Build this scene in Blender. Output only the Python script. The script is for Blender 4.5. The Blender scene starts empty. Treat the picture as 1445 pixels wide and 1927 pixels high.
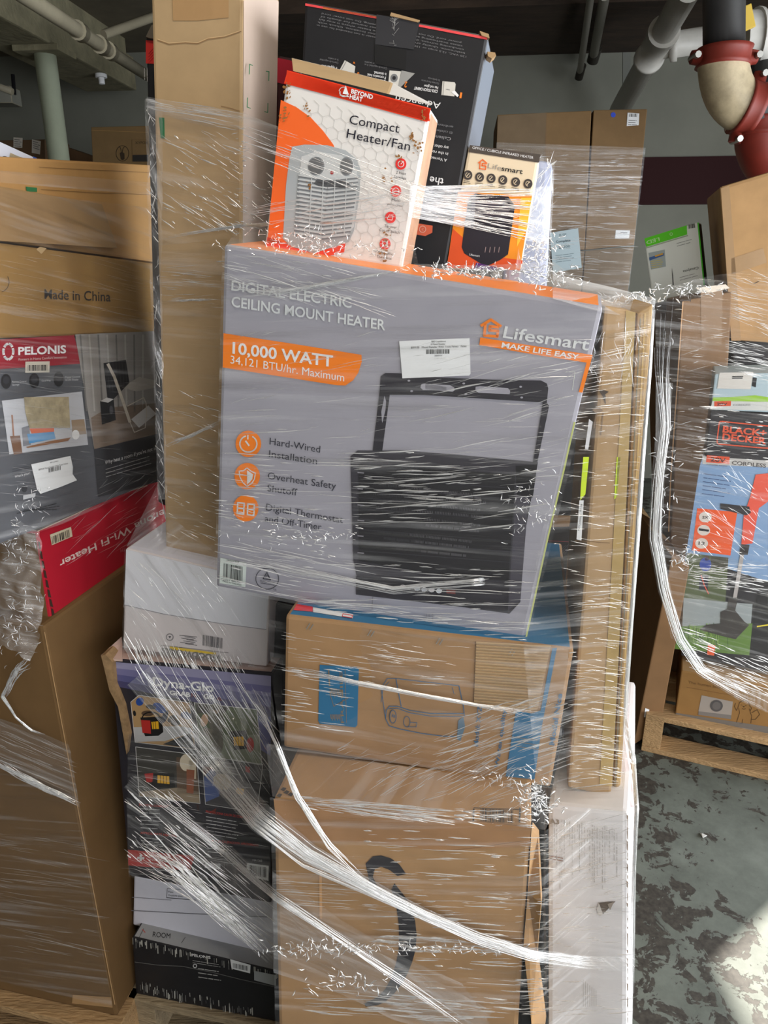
import bpy, bmesh, math, random
from mathutils import Vector, noise

# ------------------------------------------------------------------ camera, light, exposure
W, H, FPX = 1445, 1927, 1340.0
PITCH, CAMZ = math.radians(19.0), 1.6
SC = bpy.context.scene
COL = SC.collection
cam = bpy.data.objects.new('camera', bpy.data.cameras.new('camera'))
COL.objects.link(cam)
cam.location = (0, 0, CAMZ)
cam.rotation_euler = (math.pi / 2 - PITCH, 0, 0)
cam.data.sensor_fit = 'HORIZONTAL'
cam.data.sensor_width = 36
cam.data.lens = 36 * FPX / W
cam.data.clip_start = 0.02
SC.camera = cam
SC.view_settings.view_transform = 'Standard'
SC.view_settings.look = 'None'
SC.view_settings.exposure = 0.36
SC.view_settings.gamma = 1.0
SC.view_settings.use_curve_mapping = False

world = bpy.data.worlds.new('daylight')
SC.world = world
world.use_nodes = True
bgn = world.node_tree.nodes['Background']
bgn.inputs[0].default_value = (1.0, 0.96, 0.88, 1)
bgn.inputs[1].default_value = 0.12

# daylight: an open loading door in the right-hand wall (strong, cool) plus a soft frontal fill added behind the camera
DOOR_X, DOOR_Y0, DOOR_Y1, DOOR_H = 3.4, -2.3, 3.28, 2.68
sun = bpy.data.objects.new('sun', bpy.data.lights.new('sun', 'SUN'))
COL.objects.link(sun)
sun.data.energy = 17.0
sun.data.angle = 0.012
sun.data.color = (1.0, 0.94, 0.84)
_el = math.radians(38)
_sd = Vector((-0.813 * math.cos(_el), -0.582 * math.cos(_el), -math.sin(_el)))
sun.rotation_euler = _sd.to_track_quat('-Z', 'Y').to_euler()
sun.location = (6, 5, 6)


def area_light(name, loc, direction, sx, sy, energy, color):
    o = bpy.data.objects.new(name, bpy.data.lights.new(name, 'AREA'))
    COL.objects.link(o)
    o.data.shape = 'RECTANGLE'
    o.data.size, o.data.size_y, o.data.energy, o.data.color = sx, sy, energy, color
    o.location = loc
    o.rotation_euler = Vector(direction).to_track_quat('-Z', 'Y').to_euler()
    return o


area_light('loading_door_daylight', (DOOR_X - 0.06, (DOOR_Y0 + DOOR_Y1) / 2, 1.34), (-1, 0, 0), 5.4, 2.6, 262.0, (0.91, 0.95, 1.0))
area_light('frontal_fill', (1.9, -2.75, 1.95), (0, 1, -0.05), 2.6, 1.5, 60.0, (0.97, 0.97, 1.0))  # soft frontal fill lamp, added out of view behind the camera
area_light('ceiling_lamp', (0.35, 0.1, 3.0), (0, 0, -1), 1.2, 0.3, 17.0, (1.0, 0.90, 0.76))

# ------------------------------------------------------------------ geometry of the view
CP, SP = math.cos(PITCH), math.sin(PITCH)


def ray(px, py):
    sx, sy = (px - W / 2) / FPX, (py - H / 2) / FPX
    return Vector((sx, CP - sy * SP, -SP - sy * CP))


EYE = Vector((0, 0, CAMZ))


def proj(p):
    v = Vector(p) - EYE
    f = v.y * CP - v.z * SP
    u = v.y * SP + v.z * CP
    return (W / 2 + FPX * v.x / f, H / 2 - FPX * u / f)


class Plane:
    def __init__(s, p, n):
        s.p, s.n = Vector(p), Vector(n).normalized()

    def P(s, px, py, off=0.0):
        d = ray(px, py)
        q = s.p + s.n * off
        return EYE + d * ((q - EYE).dot(s.n) / d.dot(s.n))

    def back(s, k):
        return Plane(s.p - s.n * k, s.n)


def nrm(yaw, lean=0.0):
    y, l = math.radians(yaw), math.radians(lean)
    return Vector((-math.sin(y) * math.cos(l), -math.cos(y) * math.cos(l), -math.sin(l)))


def at(px, py, Y):
    d = ray(px, py)
    return EYE + d * (Y / d.y)


def plane_at(px, py, Y, yaw, lean=0.0):
    return Plane(at(px, py, Y), nrm(yaw, lean))


MAIN0 = Plane((-0.528, 1.097, 0.14), nrm(11))


def M(s):
    return MAIN0.back(s)


R0 = Plane((-0.560, 1.05, 0.14), (math.cos(math.radians(12)), -math.sin(math.radians(12)), 0))
LF0 = Plane((-0.560, 1.05, 0.14), nrm(12))


def crop(ox, oy, k):
    def f(*a):
        pts = [(ox + a[i] / k, oy + a[i + 1] / k) for i in range(0, len(a), 2)]
        return pts[0] if len(pts) == 1 else pts
    return f


A = crop(0, 0, 2.5804); B = crop(480, 0, 2.5804); CC = crop(900, 0, 2.6514); D = crop(0, 430, 3.4405)
E = crop(0, 880, 3.107); G1 = crop(400, 440, 3.284); G2 = crop(800, 460, 3.211); G3 = crop(400, 780, 3.284)
G4 = crop(800, 860, 3.211); H5 = crop(1160, 400, 3.8526); H6 = crop(1160, 860, 3.3228); I1 = crop(180, 1000, 3.8026)
I2 = crop(180, 1400, 3.655); I3 = crop(500, 1120, 2.5804); I4 = crop(500, 1480, 2.5804); I5 = crop(960, 1280, 2.9794)
J1 = crop(1300, 640, 7.414); J2 = crop(230, 1230, 4.983); J3 = crop(0, 0, 4.817); J4 = crop(600, 90, 4.817)
J5 = crop(640, 820, 3.6125); J6 = crop(500, 240, 4.5156)


# ------------------------------------------------------------------ materials
def lin(c):
    return tuple(((v / 255) / 12.92 if v <= 10 else (((v / 255) + 0.055) / 1.055) ** 2.4) for v in c) + (1,)


_M = {}


def mat(name, rgb=(128, 128, 128), rough=0.6, vary=0.0, scale=30.0, bump=0.0, bscale=40.0, metal=0.0, spec=0.4, stretch=(1, 1, 1)):
    if name in _M:
        return _M[name]
    m = bpy.data.materials.new(name)
    m.use_nodes = True
    nt = m.node_tree
    b = nt.nodes['Principled BSDF']
    b.inputs['Base Color'].default_value = lin(rgb)
    b.inputs['Roughness'].default_value = rough
    b.inputs['Metallic'].default_value = metal
    b.inputs['Specular IOR Level'].default_value = spec
    if vary or bump:
        tc = nt.nodes.new('ShaderNodeTexCoord')
        mp = nt.nodes.new('ShaderNodeMapping')
        mp.inputs['Scale'].default_value = stretch
        nt.links.new(tc.outputs['Object'], mp.inputs['Vector'])
    if vary:
        n = nt.nodes.new('ShaderNodeTexNoise')
        n.inputs['Scale'].default_value = scale
        n.inputs['Detail'].default_value = 5
        n.inputs['Roughness'].default_value = 0.65
        nt.links.new(mp.outputs[0], n.inputs['Vector'])
        r = nt.nodes.new('ShaderNodeMapRange')
        r.inputs[1].default_value, r.inputs[2].default_value = 0.3, 0.7
        r.inputs[3].default_value, r.inputs[4].default_value = 1 - vary, 1 + vary
        nt.links.new(n.outputs[0], r.inputs[0])
        mx = nt.nodes.new('ShaderNodeVectorMath')
        mx.operation = 'SCALE'
        mx.inputs[0].default_value = lin(rgb)[:3]
        nt.links.new(r.outputs[0], mx.inputs['Scale'])
        nt.links.new(mx.outputs[0], b.inputs['Base Color'])
    if bump:
        n2 = nt.nodes.new('ShaderNodeTexNoise')
        n2.inputs['Scale'].default_value = bscale
        n2.inputs['Detail'].default_value = 3
        nt.links.new(mp.outputs[0], n2.inputs['Vector'])
        bp = nt.nodes.new('ShaderNodeBump')
        bp.inputs['Strength'].default_value = bump
        bp.inputs['Distance'].default_value = 0.01
        nt.links.new(n2.outputs[0], bp.inputs['Height'])
        nt.links.new(bp.outputs[0], b.inputs['Normal'])
    _M[name] = m
    return m


def kraft(name, rgb):
    return mat(name, rgb, 0.75, 0.10, 9.0, 0.25, 7.0, spec=0.25)


def ink(rgb, rough=0.5):
    return mat('ink_%d_%d_%d' % rgb, rgb, rough)


def film_mat(name, base, haze, gloss, patchy, bump, fu, fv, rough=0.16, lo=0.52, hi=0.78):
    """clear film: whitish where it is stretched in threads, glints where it is creased, part gloss, part put into the white"""
    if name in _M:
        return _M[name]
    m = bpy.data.materials.new(name)
    m.use_nodes = True
    nt = m.node_tree
    nt.nodes.clear()
    N, L = nt.nodes.new, nt.links.new
    out = N('ShaderNodeOutputMaterial')
    uv = N('ShaderNodeUVMap')

    def nz(sx, sy, det, dist, ofs=0):
        mp = N('ShaderNodeMapping')
        mp.inputs['Scale'].default_value = (sx, sy, 1)
        mp.inputs['Location'].default_value = (ofs, ofs * 2.3, ofs)
        L(uv.outputs[0], mp.inputs['Vector'])
        n = N('ShaderNodeTexNoise')
        n.inputs['Scale'].default_value = 1.0
        n.inputs['Detail'].default_value = det
        n.inputs['Roughness'].default_value = 0.6
        n.inputs['Distortion'].default_value = dist
        L(mp.outputs[0], n.inputs['Vector'])
        return n

    def rng(node, a, b, c, d):
        mr = N('ShaderNodeMapRange')
        mr.inputs[1].default_value, mr.inputs[2].default_value = a, b
        mr.inputs[3].default_value, mr.inputs[4].default_value = c, d
        L(node.outputs[0], mr.inputs[0])
        return mr
    bp = N('ShaderNodeBump')
    bp.inputs['Strength'].default_value = bump
    bp.inputs['Distance'].default_value = 0.006
    L(nz(fu, fv, 4, 0.3).outputs[0], bp.inputs['Height'])
    hz = rng(nz(fu * 0.6, fv * 0.45, 5, 0.2, 3.1), lo, hi, base, base + haze)
    gz = rng(nz(fu * 0.8, fv * 0.6, 3, 0.2, 7.7), lo + .02, hi - .02, gloss, gloss + patchy)
    tr = N('ShaderNodeBsdfTransparent')
    df = N('ShaderNodeBsdfDiffuse')
    df.inputs[0].default_value = (0.90, 0.92, 0.95, 1)
    gl = N('ShaderNodeBsdfGlossy')
    gl.inputs['Roughness'].default_value = rough
    gl.inputs[0].default_value = (1, 1, 1, 1)
    L(bp.outputs[0], gl.inputs['Normal'])
    m1 = N('ShaderNodeMixShader')
    L(hz.outputs[0], m1.inputs[0])
    L(tr.outputs[0], m1.inputs[1])
    L(df.outputs[0], m1.inputs[2])
    m2 = N('ShaderNodeMixShader')
    L(gz.outputs[0], m2.inputs[0])
    L(m1.outputs[0], m2.inputs[1])
    L(gl.outputs[0], m2.inputs[2])
    L(m2.outputs[0], out.inputs[0])
    _M[name] = m
    return m


FILM = film_mat('stretch_film', 0.022, 0.26, 0.02, 0.22, 0.5, 4, 110)
FILM2 = film_mat('stretch_film_layered', 0.06, 0.30, 0.03, 0.24, 0.7, 4, 150)
FILMB = film_mat('stretch_film_bright', 0.13, 0.42, 0.08, 0.30, 0.8, 4, 170)
FILMR = film_mat('stretch_film_bunched', 0.10, 0.42, 0.05, 0.28, 0.8, 5, 240)
CREASEL = film_mat('stretch_film_faint_crease', 0.10, 0.22, 0.08, 0.18, 0.2, 30, 30, 0.22, .35, .7)
GLINT_CREASE = film_mat('stretch_film_glint_crease', 0.42, 0.50, 0.30, 0.35, 0.2, 30, 30, 0.22, .35, .7)  # bright film glints put into the near-white diffuse of the creases

WHITE = ink((232, 233, 235)); BLACK = ink((22, 22, 26)); STICK = mat('sticker_paper', (228, 231, 234), 0.45)
ORANGE = mat('orange_print', (243, 128, 12), 0.5); LIME = mat('lime_print', (196, 222, 40), 0.5)


# ------------------------------------------------------------------ meshes
_TXT = {}


def text_geo(s, bold):
    k = (s, bold)
    if k not in _TXT:
        cu = bpy.data.curves.new('lettering', 'FONT')
        cu.body = s
        cu.size = 1
        cu.resolution_u = 3
        cu.offset = bold
        o = bpy.data.objects.new('lettering', cu)
        COL.objects.link(o)
        bpy.context.view_layer.update()
        me = o.evaluated_get(bpy.context.evaluated_depsgraph_get()).to_mesh()
        v = [(q.co.x, q.co.y) for q in me.vertices]
        f = [tuple(p.vertices) for p in me.polygons]
        o.evaluated_get(bpy.context.evaluated_depsgraph_get()).to_mesh_clear()
        bpy.data.objects.remove(o)
        bpy.data.curves.remove(cu)
        _TXT[k] = (v, f)
    return _TXT[k]


class Thing:
    """one mesh object; parts take the thing they belong to as parent"""
    def __init__(s, name, label=None, cat=None, group=None, parent=None, kind=None, smooth=False, origin=None):
        s.name, s.label, s.cat, s.group, s.parent, s.kind, s.smooth = name, label, cat, group, parent, kind, smooth
        s.bm, s.mats, s.parts, s.o, s.origin = bmesh.new(), [], [], None, origin
        s.uv = None
        if parent:
            parent.parts.append(s)
        else:
            ALL.append(s)

    def mi(s, m):
        if m not in s.mats:
            s.mats.append(m)
        return s.mats.index(m)

    def face(s, pts, m):
        f = s.bm.faces.new([s.bm.verts.new(p) for p in pts])
        f.material_index = s.mi(m)
        return f

    def mesh(s, verts, faces, m):
        vs = [s.bm.verts.new(v) for v in verts]
        k = s.mi(m)
        for f in faces:
            try:
                q = s.bm.faces.new([vs[i] for i in f])
                q.material_index = k
                q.smooth = s.smooth
            except ValueError:
                pass

    def hexa(s, q, vec, ms, bevel=0.004, seg=2):
        """q: front TL TR BR BL (3D), vec: to the back; ms: base material or dict front/back/left/right/top/bottom/all"""
        if not isinstance(ms, dict):
            ms = {'all': ms}
        t = bmesh.new()
        v = [t.verts.new(p) for p in q] + [t.verts.new(Vector(p) + vec) for p in q]
        for key, ids in (('front', (3, 2, 1, 0)), ('back', (4, 5, 6, 7)), ('top', (0, 1, 5, 4)), ('right', (1, 2, 6, 5)), ('bottom', (2, 3, 7, 6)), ('left', (3, 0, 4, 7))):
            f = t.faces.new([v[i] for i in ids])
            f.material_index = s.mi(ms.get(key, ms['all']))
        bmesh.ops.recalc_face_normals(t, faces=t.faces[:])
        if bevel:
            bmesh.ops.bevel(t, geom=t.edges[:], offset=bevel, segments=seg, affect='EDGES', profile=0.6)
        t.verts.index_update()
        vs = [s.bm.verts.new(p.co) for p in t.verts]
        for f in t.faces:
            g = s.bm.faces.new([vs[p.index] for p in f.verts])
            g.material_index = f.material_index
        t.free()

    def block(s, c, ax, ay, az, sx, sy, sz, m, bevel=0.004):
        c, ax, ay, az = Vector(c), Vector(ax).normalized() * sx / 2, Vector(ay).normalized() * sy / 2, Vector(az).normalized() * sz / 2
        s.hexa([c - ax - ay + az, c + ax - ay + az, c + ax - ay - az, c - ax - ay - az], ay * 2, m, bevel)

    def tube(s, pts, radii, m, n=14, cap=True):
        pts = [Vector(p) for p in pts]
        if not hasattr(radii, '__len__'):
            radii = [radii] * len(pts)
        rings, ref = [], None
        for i, p in enumerate(pts):
            d = (pts[min(i + 1, len(pts) - 1)] - pts[max(i - 1, 0)]).normalized()
            if ref is None:
                ref = d.orthogonal().normalized()
            a = (ref - d * ref.dot(d)).normalized()
            ref = a
            b = d.cross(a)
            rings.append([s.bm.verts.new(p + (a * math.cos(2 * math.pi * k / n) + b * math.sin(2 * math.pi * k / n)) * radii[i]) for k in range(n)])
        mi = s.mi(m)
        for i in range(len(rings) - 1):
            for k in range(n):
                f = s.bm.faces.new([rings[i][k], rings[i][(k + 1) % n], rings[i + 1][(k + 1) % n], rings[i + 1][k]])
                f.material_index = mi
                f.smooth = True
        if cap:
            for r in (rings[0], rings[-1]):
                f = s.bm.faces.new(r)
                f.material_index = mi

    def finish(s, origin=None):
        s.bm.verts.ensure_lookup_table()
        if origin is None:
            co = [v.co for v in s.bm.verts]
            for p in s.parts:
                co = co + [v.co for v in p.bm.verts]
            if s.origin is not None:
                origin = Vector(s.origin)
            else:
                lo = [min(c[i] for c in co) for i in range(3)]
                hi = [max(c[i] for c in co) for i in range(3)]
                origin = Vector(((lo[0] + hi[0]) / 2, (lo[1] + hi[1]) / 2, lo[2]))
        if len(s.bm.verts):
            for v in s.bm.verts:
                v.co -= origin
            me = bpy.data.meshes.new(s.name)
            s.bm.normal_update()
            s.bm.to_mesh(me)
            for m in s.mats:
                me.materials.append(m)
        else:
            me = None
        s.bm.free()
        s.o = bpy.data.objects.new(s.name, me)
        COL.objects.link(s.o)
        if s.parent:
            s.o.parent = s.parent.o
        else:
            s.o.location = origin
        if s.label:
            s.o['label'] = s.label
        if s.cat and not s.parent:
            s.o['category'] = s.cat
        if s.group and not s.parent:
            s.o['group'] = s.group
        if s.kind:
            s.o['kind'] = s.kind
        for p in s.parts:
            p.finish(origin)


ALL = []


class Face:
    """printing on one flat side of a box, measured on the photograph and laid into that side's plane"""
    def __init__(s, t, plane, quad):
        s.t, s.pl, s.q, s.L = t, plane, quad, 1

    def on(s, t, L=2):
        f = Face(t, s.pl, s.q)
        f.L = L
        return f

    def P(s, p, dl=0):
        return s.pl.P(p[0], p[1], 0.0004 + 0.00035 * (s.L + dl))

    def up(s, p):
        tl, tr, br, bl = s.q
        k = max(0, min(1, (p[0] - bl[0]) / (br[0] - bl[0] + 1e-6)))
        v = Vector((tl[0] - bl[0], tl[1] - bl[1])).lerp(Vector((tr[0] - br[0], tr[1] - br[1])), k)
        return v.normalized()

    def poly(s, m, pts, dl=0):
        s.t.face([s.P(p, dl) for p in pts], m)

    def line(s, m, pts, w, dl=0, closed=False):
        pts = [Vector(p) for p in pts]
        if closed:
            pts = pts + [pts[0]]
        for a, b in zip(pts, pts[1:]):
            d = b - a
            if d.length < 1e-6:
                continue
            d.normalize()
            n = Vector((-d.y, d.x)) * w / 2
            e = d * w * 0.3
            s.poly(m, [a - n - e, b - n + e, b + n + e, a + n - e], dl)

    def ell(s, m, c, rx, ry, rot=0, dl=0, n=28, a0=0, a1=360):
        pts = []
        for i in range(n):
            t = math.radians(a0 + (a1 - a0) * i / (n if a1 - a0 == 360 else n - 1))
            x, y = rx * math.cos(t), ry * math.sin(t)
            r = math.radians(rot)
            pts.append((c[0] + x * math.cos(r) - y * math.sin(r), c[1] + x * math.sin(r) + y * math.cos(r)))
        s.poly(m, pts, dl)

    def arc(s, m, c, rx, ry, w, a0=0, a1=360, rot=0, dl=0, n=24):
        pts = []
        for i in range(n + 1):
            t = math.radians(a0 + (a1 - a0) * i / n)
            x, y = rx * math.cos(t), ry * math.sin(t)
            r = math.radians(rot)
            pts.append((c[0] + x * math.cos(r) - y * math.sin(r), c[1] + x * math.sin(r) + y * math.cos(r)))
        s.line(m, pts, w, dl)

    def text(s, m, st, p0, p1, h, bold=0.0, up=None, dl=0, flip=False):
        v, f = text_geo(st, bold)
        if not v:
            return
        x0, x1 = min(q[0] for q in v), max(q[0] for q in v)
        p0, p1 = Vector(p0), Vector(p1)
        u = Vector(up).normalized() if up else s.up(p0)
        if flip:
            u = -u
        vs = []
        for x, y in v:
            q = p0 + (p1 - p0) * ((x - x0) / (x1 - x0)) + u * (h * y / 0.73)
            vs.append(s.P(q, dl))
        s.t.mesh(vs, f, m)

    def micro(s, m, p0, p1, n, gap, w, seed=0, up=None, dl=0, ragged=0.3):
        """lines of print too small to read"""
        rnd = random.Random(seed)
        p0, p1 = Vector(p0), Vector(p1)
        u = Vector(up).normalized() if up else s.up(p0)
        for i in range(n):
            a = p0 - u * gap * i
            b = p1 - u * gap * i
            end = 1 - rnd.random() * ragged
            t = 0
            ln = (b - a).length
            while t < end:
                k = min(end, t + (4 + rnd.random() * 12) * w / ln * 1.2)
                s.line(m, [a.lerp(b, t), a.lerp(b, k)], w, dl)
                t = k + 1.6 * w / ln

    def bars(s, m, p0, p1, h, seed=0, n=26, up=None, dl=0):
        rnd = random.Random(seed)
        p0, p1 = Vector(p0), Vector(p1)
        u = Vector(up).normalized() if up else s.up(p0)
        t = 0.0
        while t < 1:
            w = rnd.choice((0.3, 0.5, 0.9)) / n
            if t + w > 1:
                break
            a, b = p0.lerp(p1, t), p0.lerp(p1, t + w)
            s.poly(m, [a, b, b + u * h, a + u * h], dl)
            t += w + rnd.choice((0.35, 0.5, 0.8)) / n

    def uvp(s, u, v):
        """point at fractions u (right), v (down) of the side"""
        tl, tr, br, bl = [Vector(q) for q in s.q]
        return tl.lerp(tr, u).lerp(bl.lerp(br, u), v)


def depth_to(plane, p, tx, vec=None):
    a = plane.P(*p)
    n = vec or -plane.n
    lo, hi = 0.0, 2.0
    sgn = 1 if proj(a + n * 0.5)[0] > proj(a)[0] else -1
    for _ in range(40):
        mid = (lo + hi) / 2
        if (proj(a + n * mid)[0] - tx) * sgn < 0:
            lo = mid
        else:
            hi = mid
    return lo


def box(name, label, cat, plane, quad, depth, ms, bottom_z=None, group=None, bevel=0.004, back=None):
    t = Thing(name, label, cat, group)
    q = [plane.P(*p) for p in quad]
    if bottom_z is not None:
        for a, b in ((0, 3), (1, 2)):
            d = q[b] - q[a]
            q[b] = q[a] + d * ((bottom_z - q[a].z) / d.z)
    t.hexa(q, (back if back is not None else -plane.n * depth), ms, bevel)
    t.q3 = q
    t.back = back if back is not None else -plane.n * depth
    return t, Face(t, plane, quad)


def top_of(t):
    a, b, c = t.q3[0], t.q3[1], t.q3[0] - t.q3[3]
    v = (b - a).cross(t.back)
    return Plane(a, v if v.z > 0 else -v)


def sticker(face, pts, m=None, name='shipping_label', label=None, L=3):
    p = Thing(name, label, None, parent=face.t)
    f = face.on(p, L)
    q = [face.pl.P(x, y, 0.0004 + 0.00035 * L) for x, y in pts]
    p.face(q, m or STICK)
    f.L = L + 1
    return f


# ------------------------------------------------------------------ the room
def struct(name):
    return Thing(name, kind='structure')


def paint_floor():
    m = bpy.data.materials.new('peeling_floor_paint')
    m.use_nodes = True
    nt = m.node_tree
    N, L = nt.nodes.new, nt.links.new
    b = nt.nodes['Principled BSDF']
    tc = N('ShaderNodeTexCoord')

    def nz(sc, det, ro, dist=0.0):
        n = N('ShaderNodeTexNoise')
        n.inputs['Scale'].default_value = sc
        n.inputs['Detail'].default_value = det
        n.inputs['Roughness'].default_value = ro
        n.inputs['Distortion'].default_value = dist
        L(tc.outputs['Object'], n.inputs['Vector'])
        return n
    big, small, fine = nz(2.2, 2, 0.5), nz(17, 7, 0.66, 0.6), nz(70, 4, 0.6)
    ad = N('ShaderNodeMath'); ad.operation = 'MULTIPLY_ADD'
    L(big.outputs[0], ad.inputs[0]); ad.inputs[1].default_value = 0.55
    L(small.outputs[0], ad.inputs[2])
    rp = N('ShaderNodeValToRGB')
    rp.color_ramp.elements[0].position, rp.color_ramp.elements[1].position = 0.808, 0.816
    rp.color_ramp.elements[0].color, rp.color_ramp.elements[1].color = (0, 0, 0, 1), (1, 1, 1, 1)
    L(ad.outputs[0], rp.inputs[0])
    pr = N('ShaderNodeValToRGB')
    pr.color_ramp.elements[0].position, pr.color_ramp.elements[1].position = 0.3, 0.72
    pr.color_ramp.elements[0].color, pr.color_ramp.elements[1].color = lin((76, 80, 74)), lin((108, 113, 106))
    L(nz(6, 6, 0.7).outputs[0], pr.inputs[0])
    dk = N('ShaderNodeValToRGB')
    dk.color_ramp.elements[0].position, dk.color_ramp.elements[1].position = 0.3, 0.7
    dk.color_ramp.elements[0].color, dk.color_ramp.elements[1].color = lin((42, 39, 35)), lin((70, 66, 60))
    L(fine.outputs[0], dk.inputs[0])
    mx = N('ShaderNodeMix'); mx.data_type = 'RGBA'
    L(rp.outputs[0], mx.inputs[0]); L(pr.outputs[0], mx.inputs[6]); L(dk.outputs[0], mx.inputs[7])
    L(mx.outputs[2], b.inputs['Base Color'])
    b.inputs['Roughness'].default_value = 0.62
    b.inputs['Specular IOR Level'].default_value = 0.3
    bp = N('ShaderNodeBump'); bp.inputs['Strength'].default_value = 0.5; bp.inputs['Distance'].default_value = 0.002
    bp.invert = True
    L(rp.outputs[0], bp.inputs['Height']); L(bp.outputs[0], b.inputs['Normal'])
    return m


WALLP = mat('grey_green_wall_paint', (114, 115, 105), 0.7, 0.10, 2.0, 0.1, 12)
CEILP = mat('beige_ceiling_boards', (98, 91, 76), 0.8, 0.2, 3.0, 0.4, 9)
BEAMP = mat('flaking_beam_paint', (122, 117, 94), 0.8, 0.25, 9.0, 0.6, 25)
WOODD = mat('dark_rusty_wood', (48, 36, 26), 0.85, 0.5, 5.0, 0.5, 14, stretch=(0.6, 2, 2))
ZC = 3.05
WYAW = 6.0
t = struct('floor'); t.hexa([(-6, -2.8, 0), (5, -2.8, 0), (5, -2.8, -0.1), (-6, -2.8, -0.1)], Vector((0, 9.4, 0)), paint_floor(), 0); t.origin = (0, 0, 0)
t = struct('ceiling'); t.hexa([(-6, -3, ZC + 0.15), (DOOR_X + .2, -3, ZC + 0.15), (DOOR_X + .2, -3, ZC), (-6, -3, ZC)], Vector((0, 10, 0)), CEILP, 0); t.origin = (0, 0, ZC)
wd = Vector((math.cos(math.radians(WYAW)), -math.sin(math.radians(WYAW)), 0))
wn = nrm(WYAW)
wc = Vector((0, 5.7, 0))
WALL = Plane(wc, wn)
t = struct('wall_back')
t.hexa([wc - wd * 6 + Vector((0, 0, ZC)), wc + wd * 5.5 + Vector((0, 0, ZC)), wc + wd * 5.5, wc - wd * 6], -wn * 0.15, WALLP, 0)
# maroon dado band on the back wall
t = struct('trim_1')
zb0, zb1 = WALL.P(1300, 385).z, WALL.P(1300, 295).z
MAROON = mat('maroon_paint', (44, 17, 19), 0.7, spec=0.15)
q = [wc + wd * 0.6 + wn * 0.012 + Vector((0, 0, zb1)), wc + wd * 5.4 + wn * 0.012 + Vector((0, 0, zb1)), wc + wd * 5.4 + wn * 0.012 + Vector((0, 0, zb0)), wc + wd * 0.6 + wn * 0.012 + Vector((0, 0, zb0))]
t.hexa(q, -wn * 0.012, MAROON, 0)
t = struct('trim_2')
a, b_ = WALL.P(1172, 90, 0.004), WALL.P(1172, 205, 0.004)
t.hexa([a, a + wd * 0.05, b_ + wd * 0.05, b_], -wn * 0.003, mat('bare_plaster', (110, 112, 106), 0.8), 0)
# wall with the loading door on the right, and the unseen wall behind the camera, its opening added for the fill
WF = mat('white_block_wall', (176, 174, 164), 0.8)


def wall_piece(tt, x0, y0, x1, y1, z0, z1):
    tt.hexa([(x0, y0, z1), (x1, y0, z1), (x1, y0, z0), (x0, y0, z0)], Vector((0, y1 - y0, 0)), WF, 0)


t = struct('wall_right')
wall_piece(t, DOOR_X, -2.8, DOOR_X + .2, DOOR_Y0, 0, ZC); wall_piece(t, DOOR_X, DOOR_Y1, DOOR_X + .2, 6.0, 0, ZC); wall_piece(t, DOOR_X, DOOR_Y0, DOOR_X + .2, DOOR_Y1, DOOR_H, ZC)
t = struct('wall_front')
wall_piece(t, -6, -3.0, DOOR_X + .2, -2.8, 0, 1.15); wall_piece(t, -6, -3.0, DOOR_X + .2, -2.8, 2.75, ZC); wall_piece(t, -6, -3.0, 0.5, -2.8, 1.15, 2.75); wall_piece(t, 3.3, -3.0, DOOR_X + .2, -2.8, 1.15, 2.75)

# painted beam along the ceiling, its column, pipe and the dark timber header at the back wall
e1 = at(258, 171, 5.55)
bd = Vector((math.sin(math.radians(5.7)), math.cos(math.radians(5.7)), 0))
bx = Vector((bd.y, -bd.x, 0))
zb = e1.z
t = struct('ceiling_beam')
nr = e1 - bd * 4.6
t.hexa([nr - bx * 0.36 + Vector((0, 0, 0.20)), nr + Vector((0, 0, 0.20)), nr, nr - bx * 0.36], bd * 4.6, BEAMP, 0.012)
t.hexa([nr - bx * 0.30 + Vector((0, 0, ZC - zb)), nr + bx * 0.0 - bx * 0.05 + Vector((0, 0, ZC - zb)), nr - bx * 0.05 + Vector((0, 0, 0.19)), nr - bx * 0.30 + Vector((0, 0, 0.19))], bd * 4.6, BEAMP, 0.0)
t = struct('ceiling_header_beam')
hb = WALL.P(560, 92)
za = WALL.P(1150, 92).z
p0 = wc + wd * (-0.75) + wn * 1.0
p1 = wc + wd * 5.2 + wn * 1.0
t.hexa([p0 + Vector((0, 0, ZC - 0.001)), p1 + Vector((0, 0, ZC - 0.001)), p1 + Vector((0, 0, ZC - 0.09)), p0 + Vector((0, 0, ZC - 0.09))], -wn * 0.99, WOODD, 0.004)
t.hexa([p0 - wn * 0.75 + Vector((0, 0, ZC - 0.08)), p1 - wn * 0.75 + Vector((0, 0, ZC - 0.08)), p1 - wn * 0.75 + Vector((0, 0, za)), p0 - wn * 0.75 + Vector((0, 0, za))], -wn * 0.24, WOODD, 0.004)
# second beam at the far left
t = struct('ceiling_beam_left')
nr2 = nr - bx * 1.5
t.hexa([nr2 - bx * 0.3 + Vector((0, 0, ZC - zb)), nr2 + Vector((0, 0, ZC - zb)), nr2 + Vector((0, 0, 0.05)), nr2 - bx * 0.3 + Vector((0, 0, 0.05))], bd * 4.6, BEAMP, 0.01)

COLP = mat('pale_green_column_paint', (172, 180, 158), 0.6, 0.08, 6)
ct = at(83, 90, 4.56)
t = Thing('support_column', 'round pale green steel column under the ceiling beam', 'column', kind='structure')
t.tube([(ct.x, ct.y, 0), (ct.x, ct.y, zb - 0.03)], 0.058, COLP, 24)
p = Thing('capital', parent=t)
p.block((ct.x, ct.y, zb - 0.015), bx, bd, (0, 0, 1), 0.26, 0.2, 0.03, BEAMP, 0.003)

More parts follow.
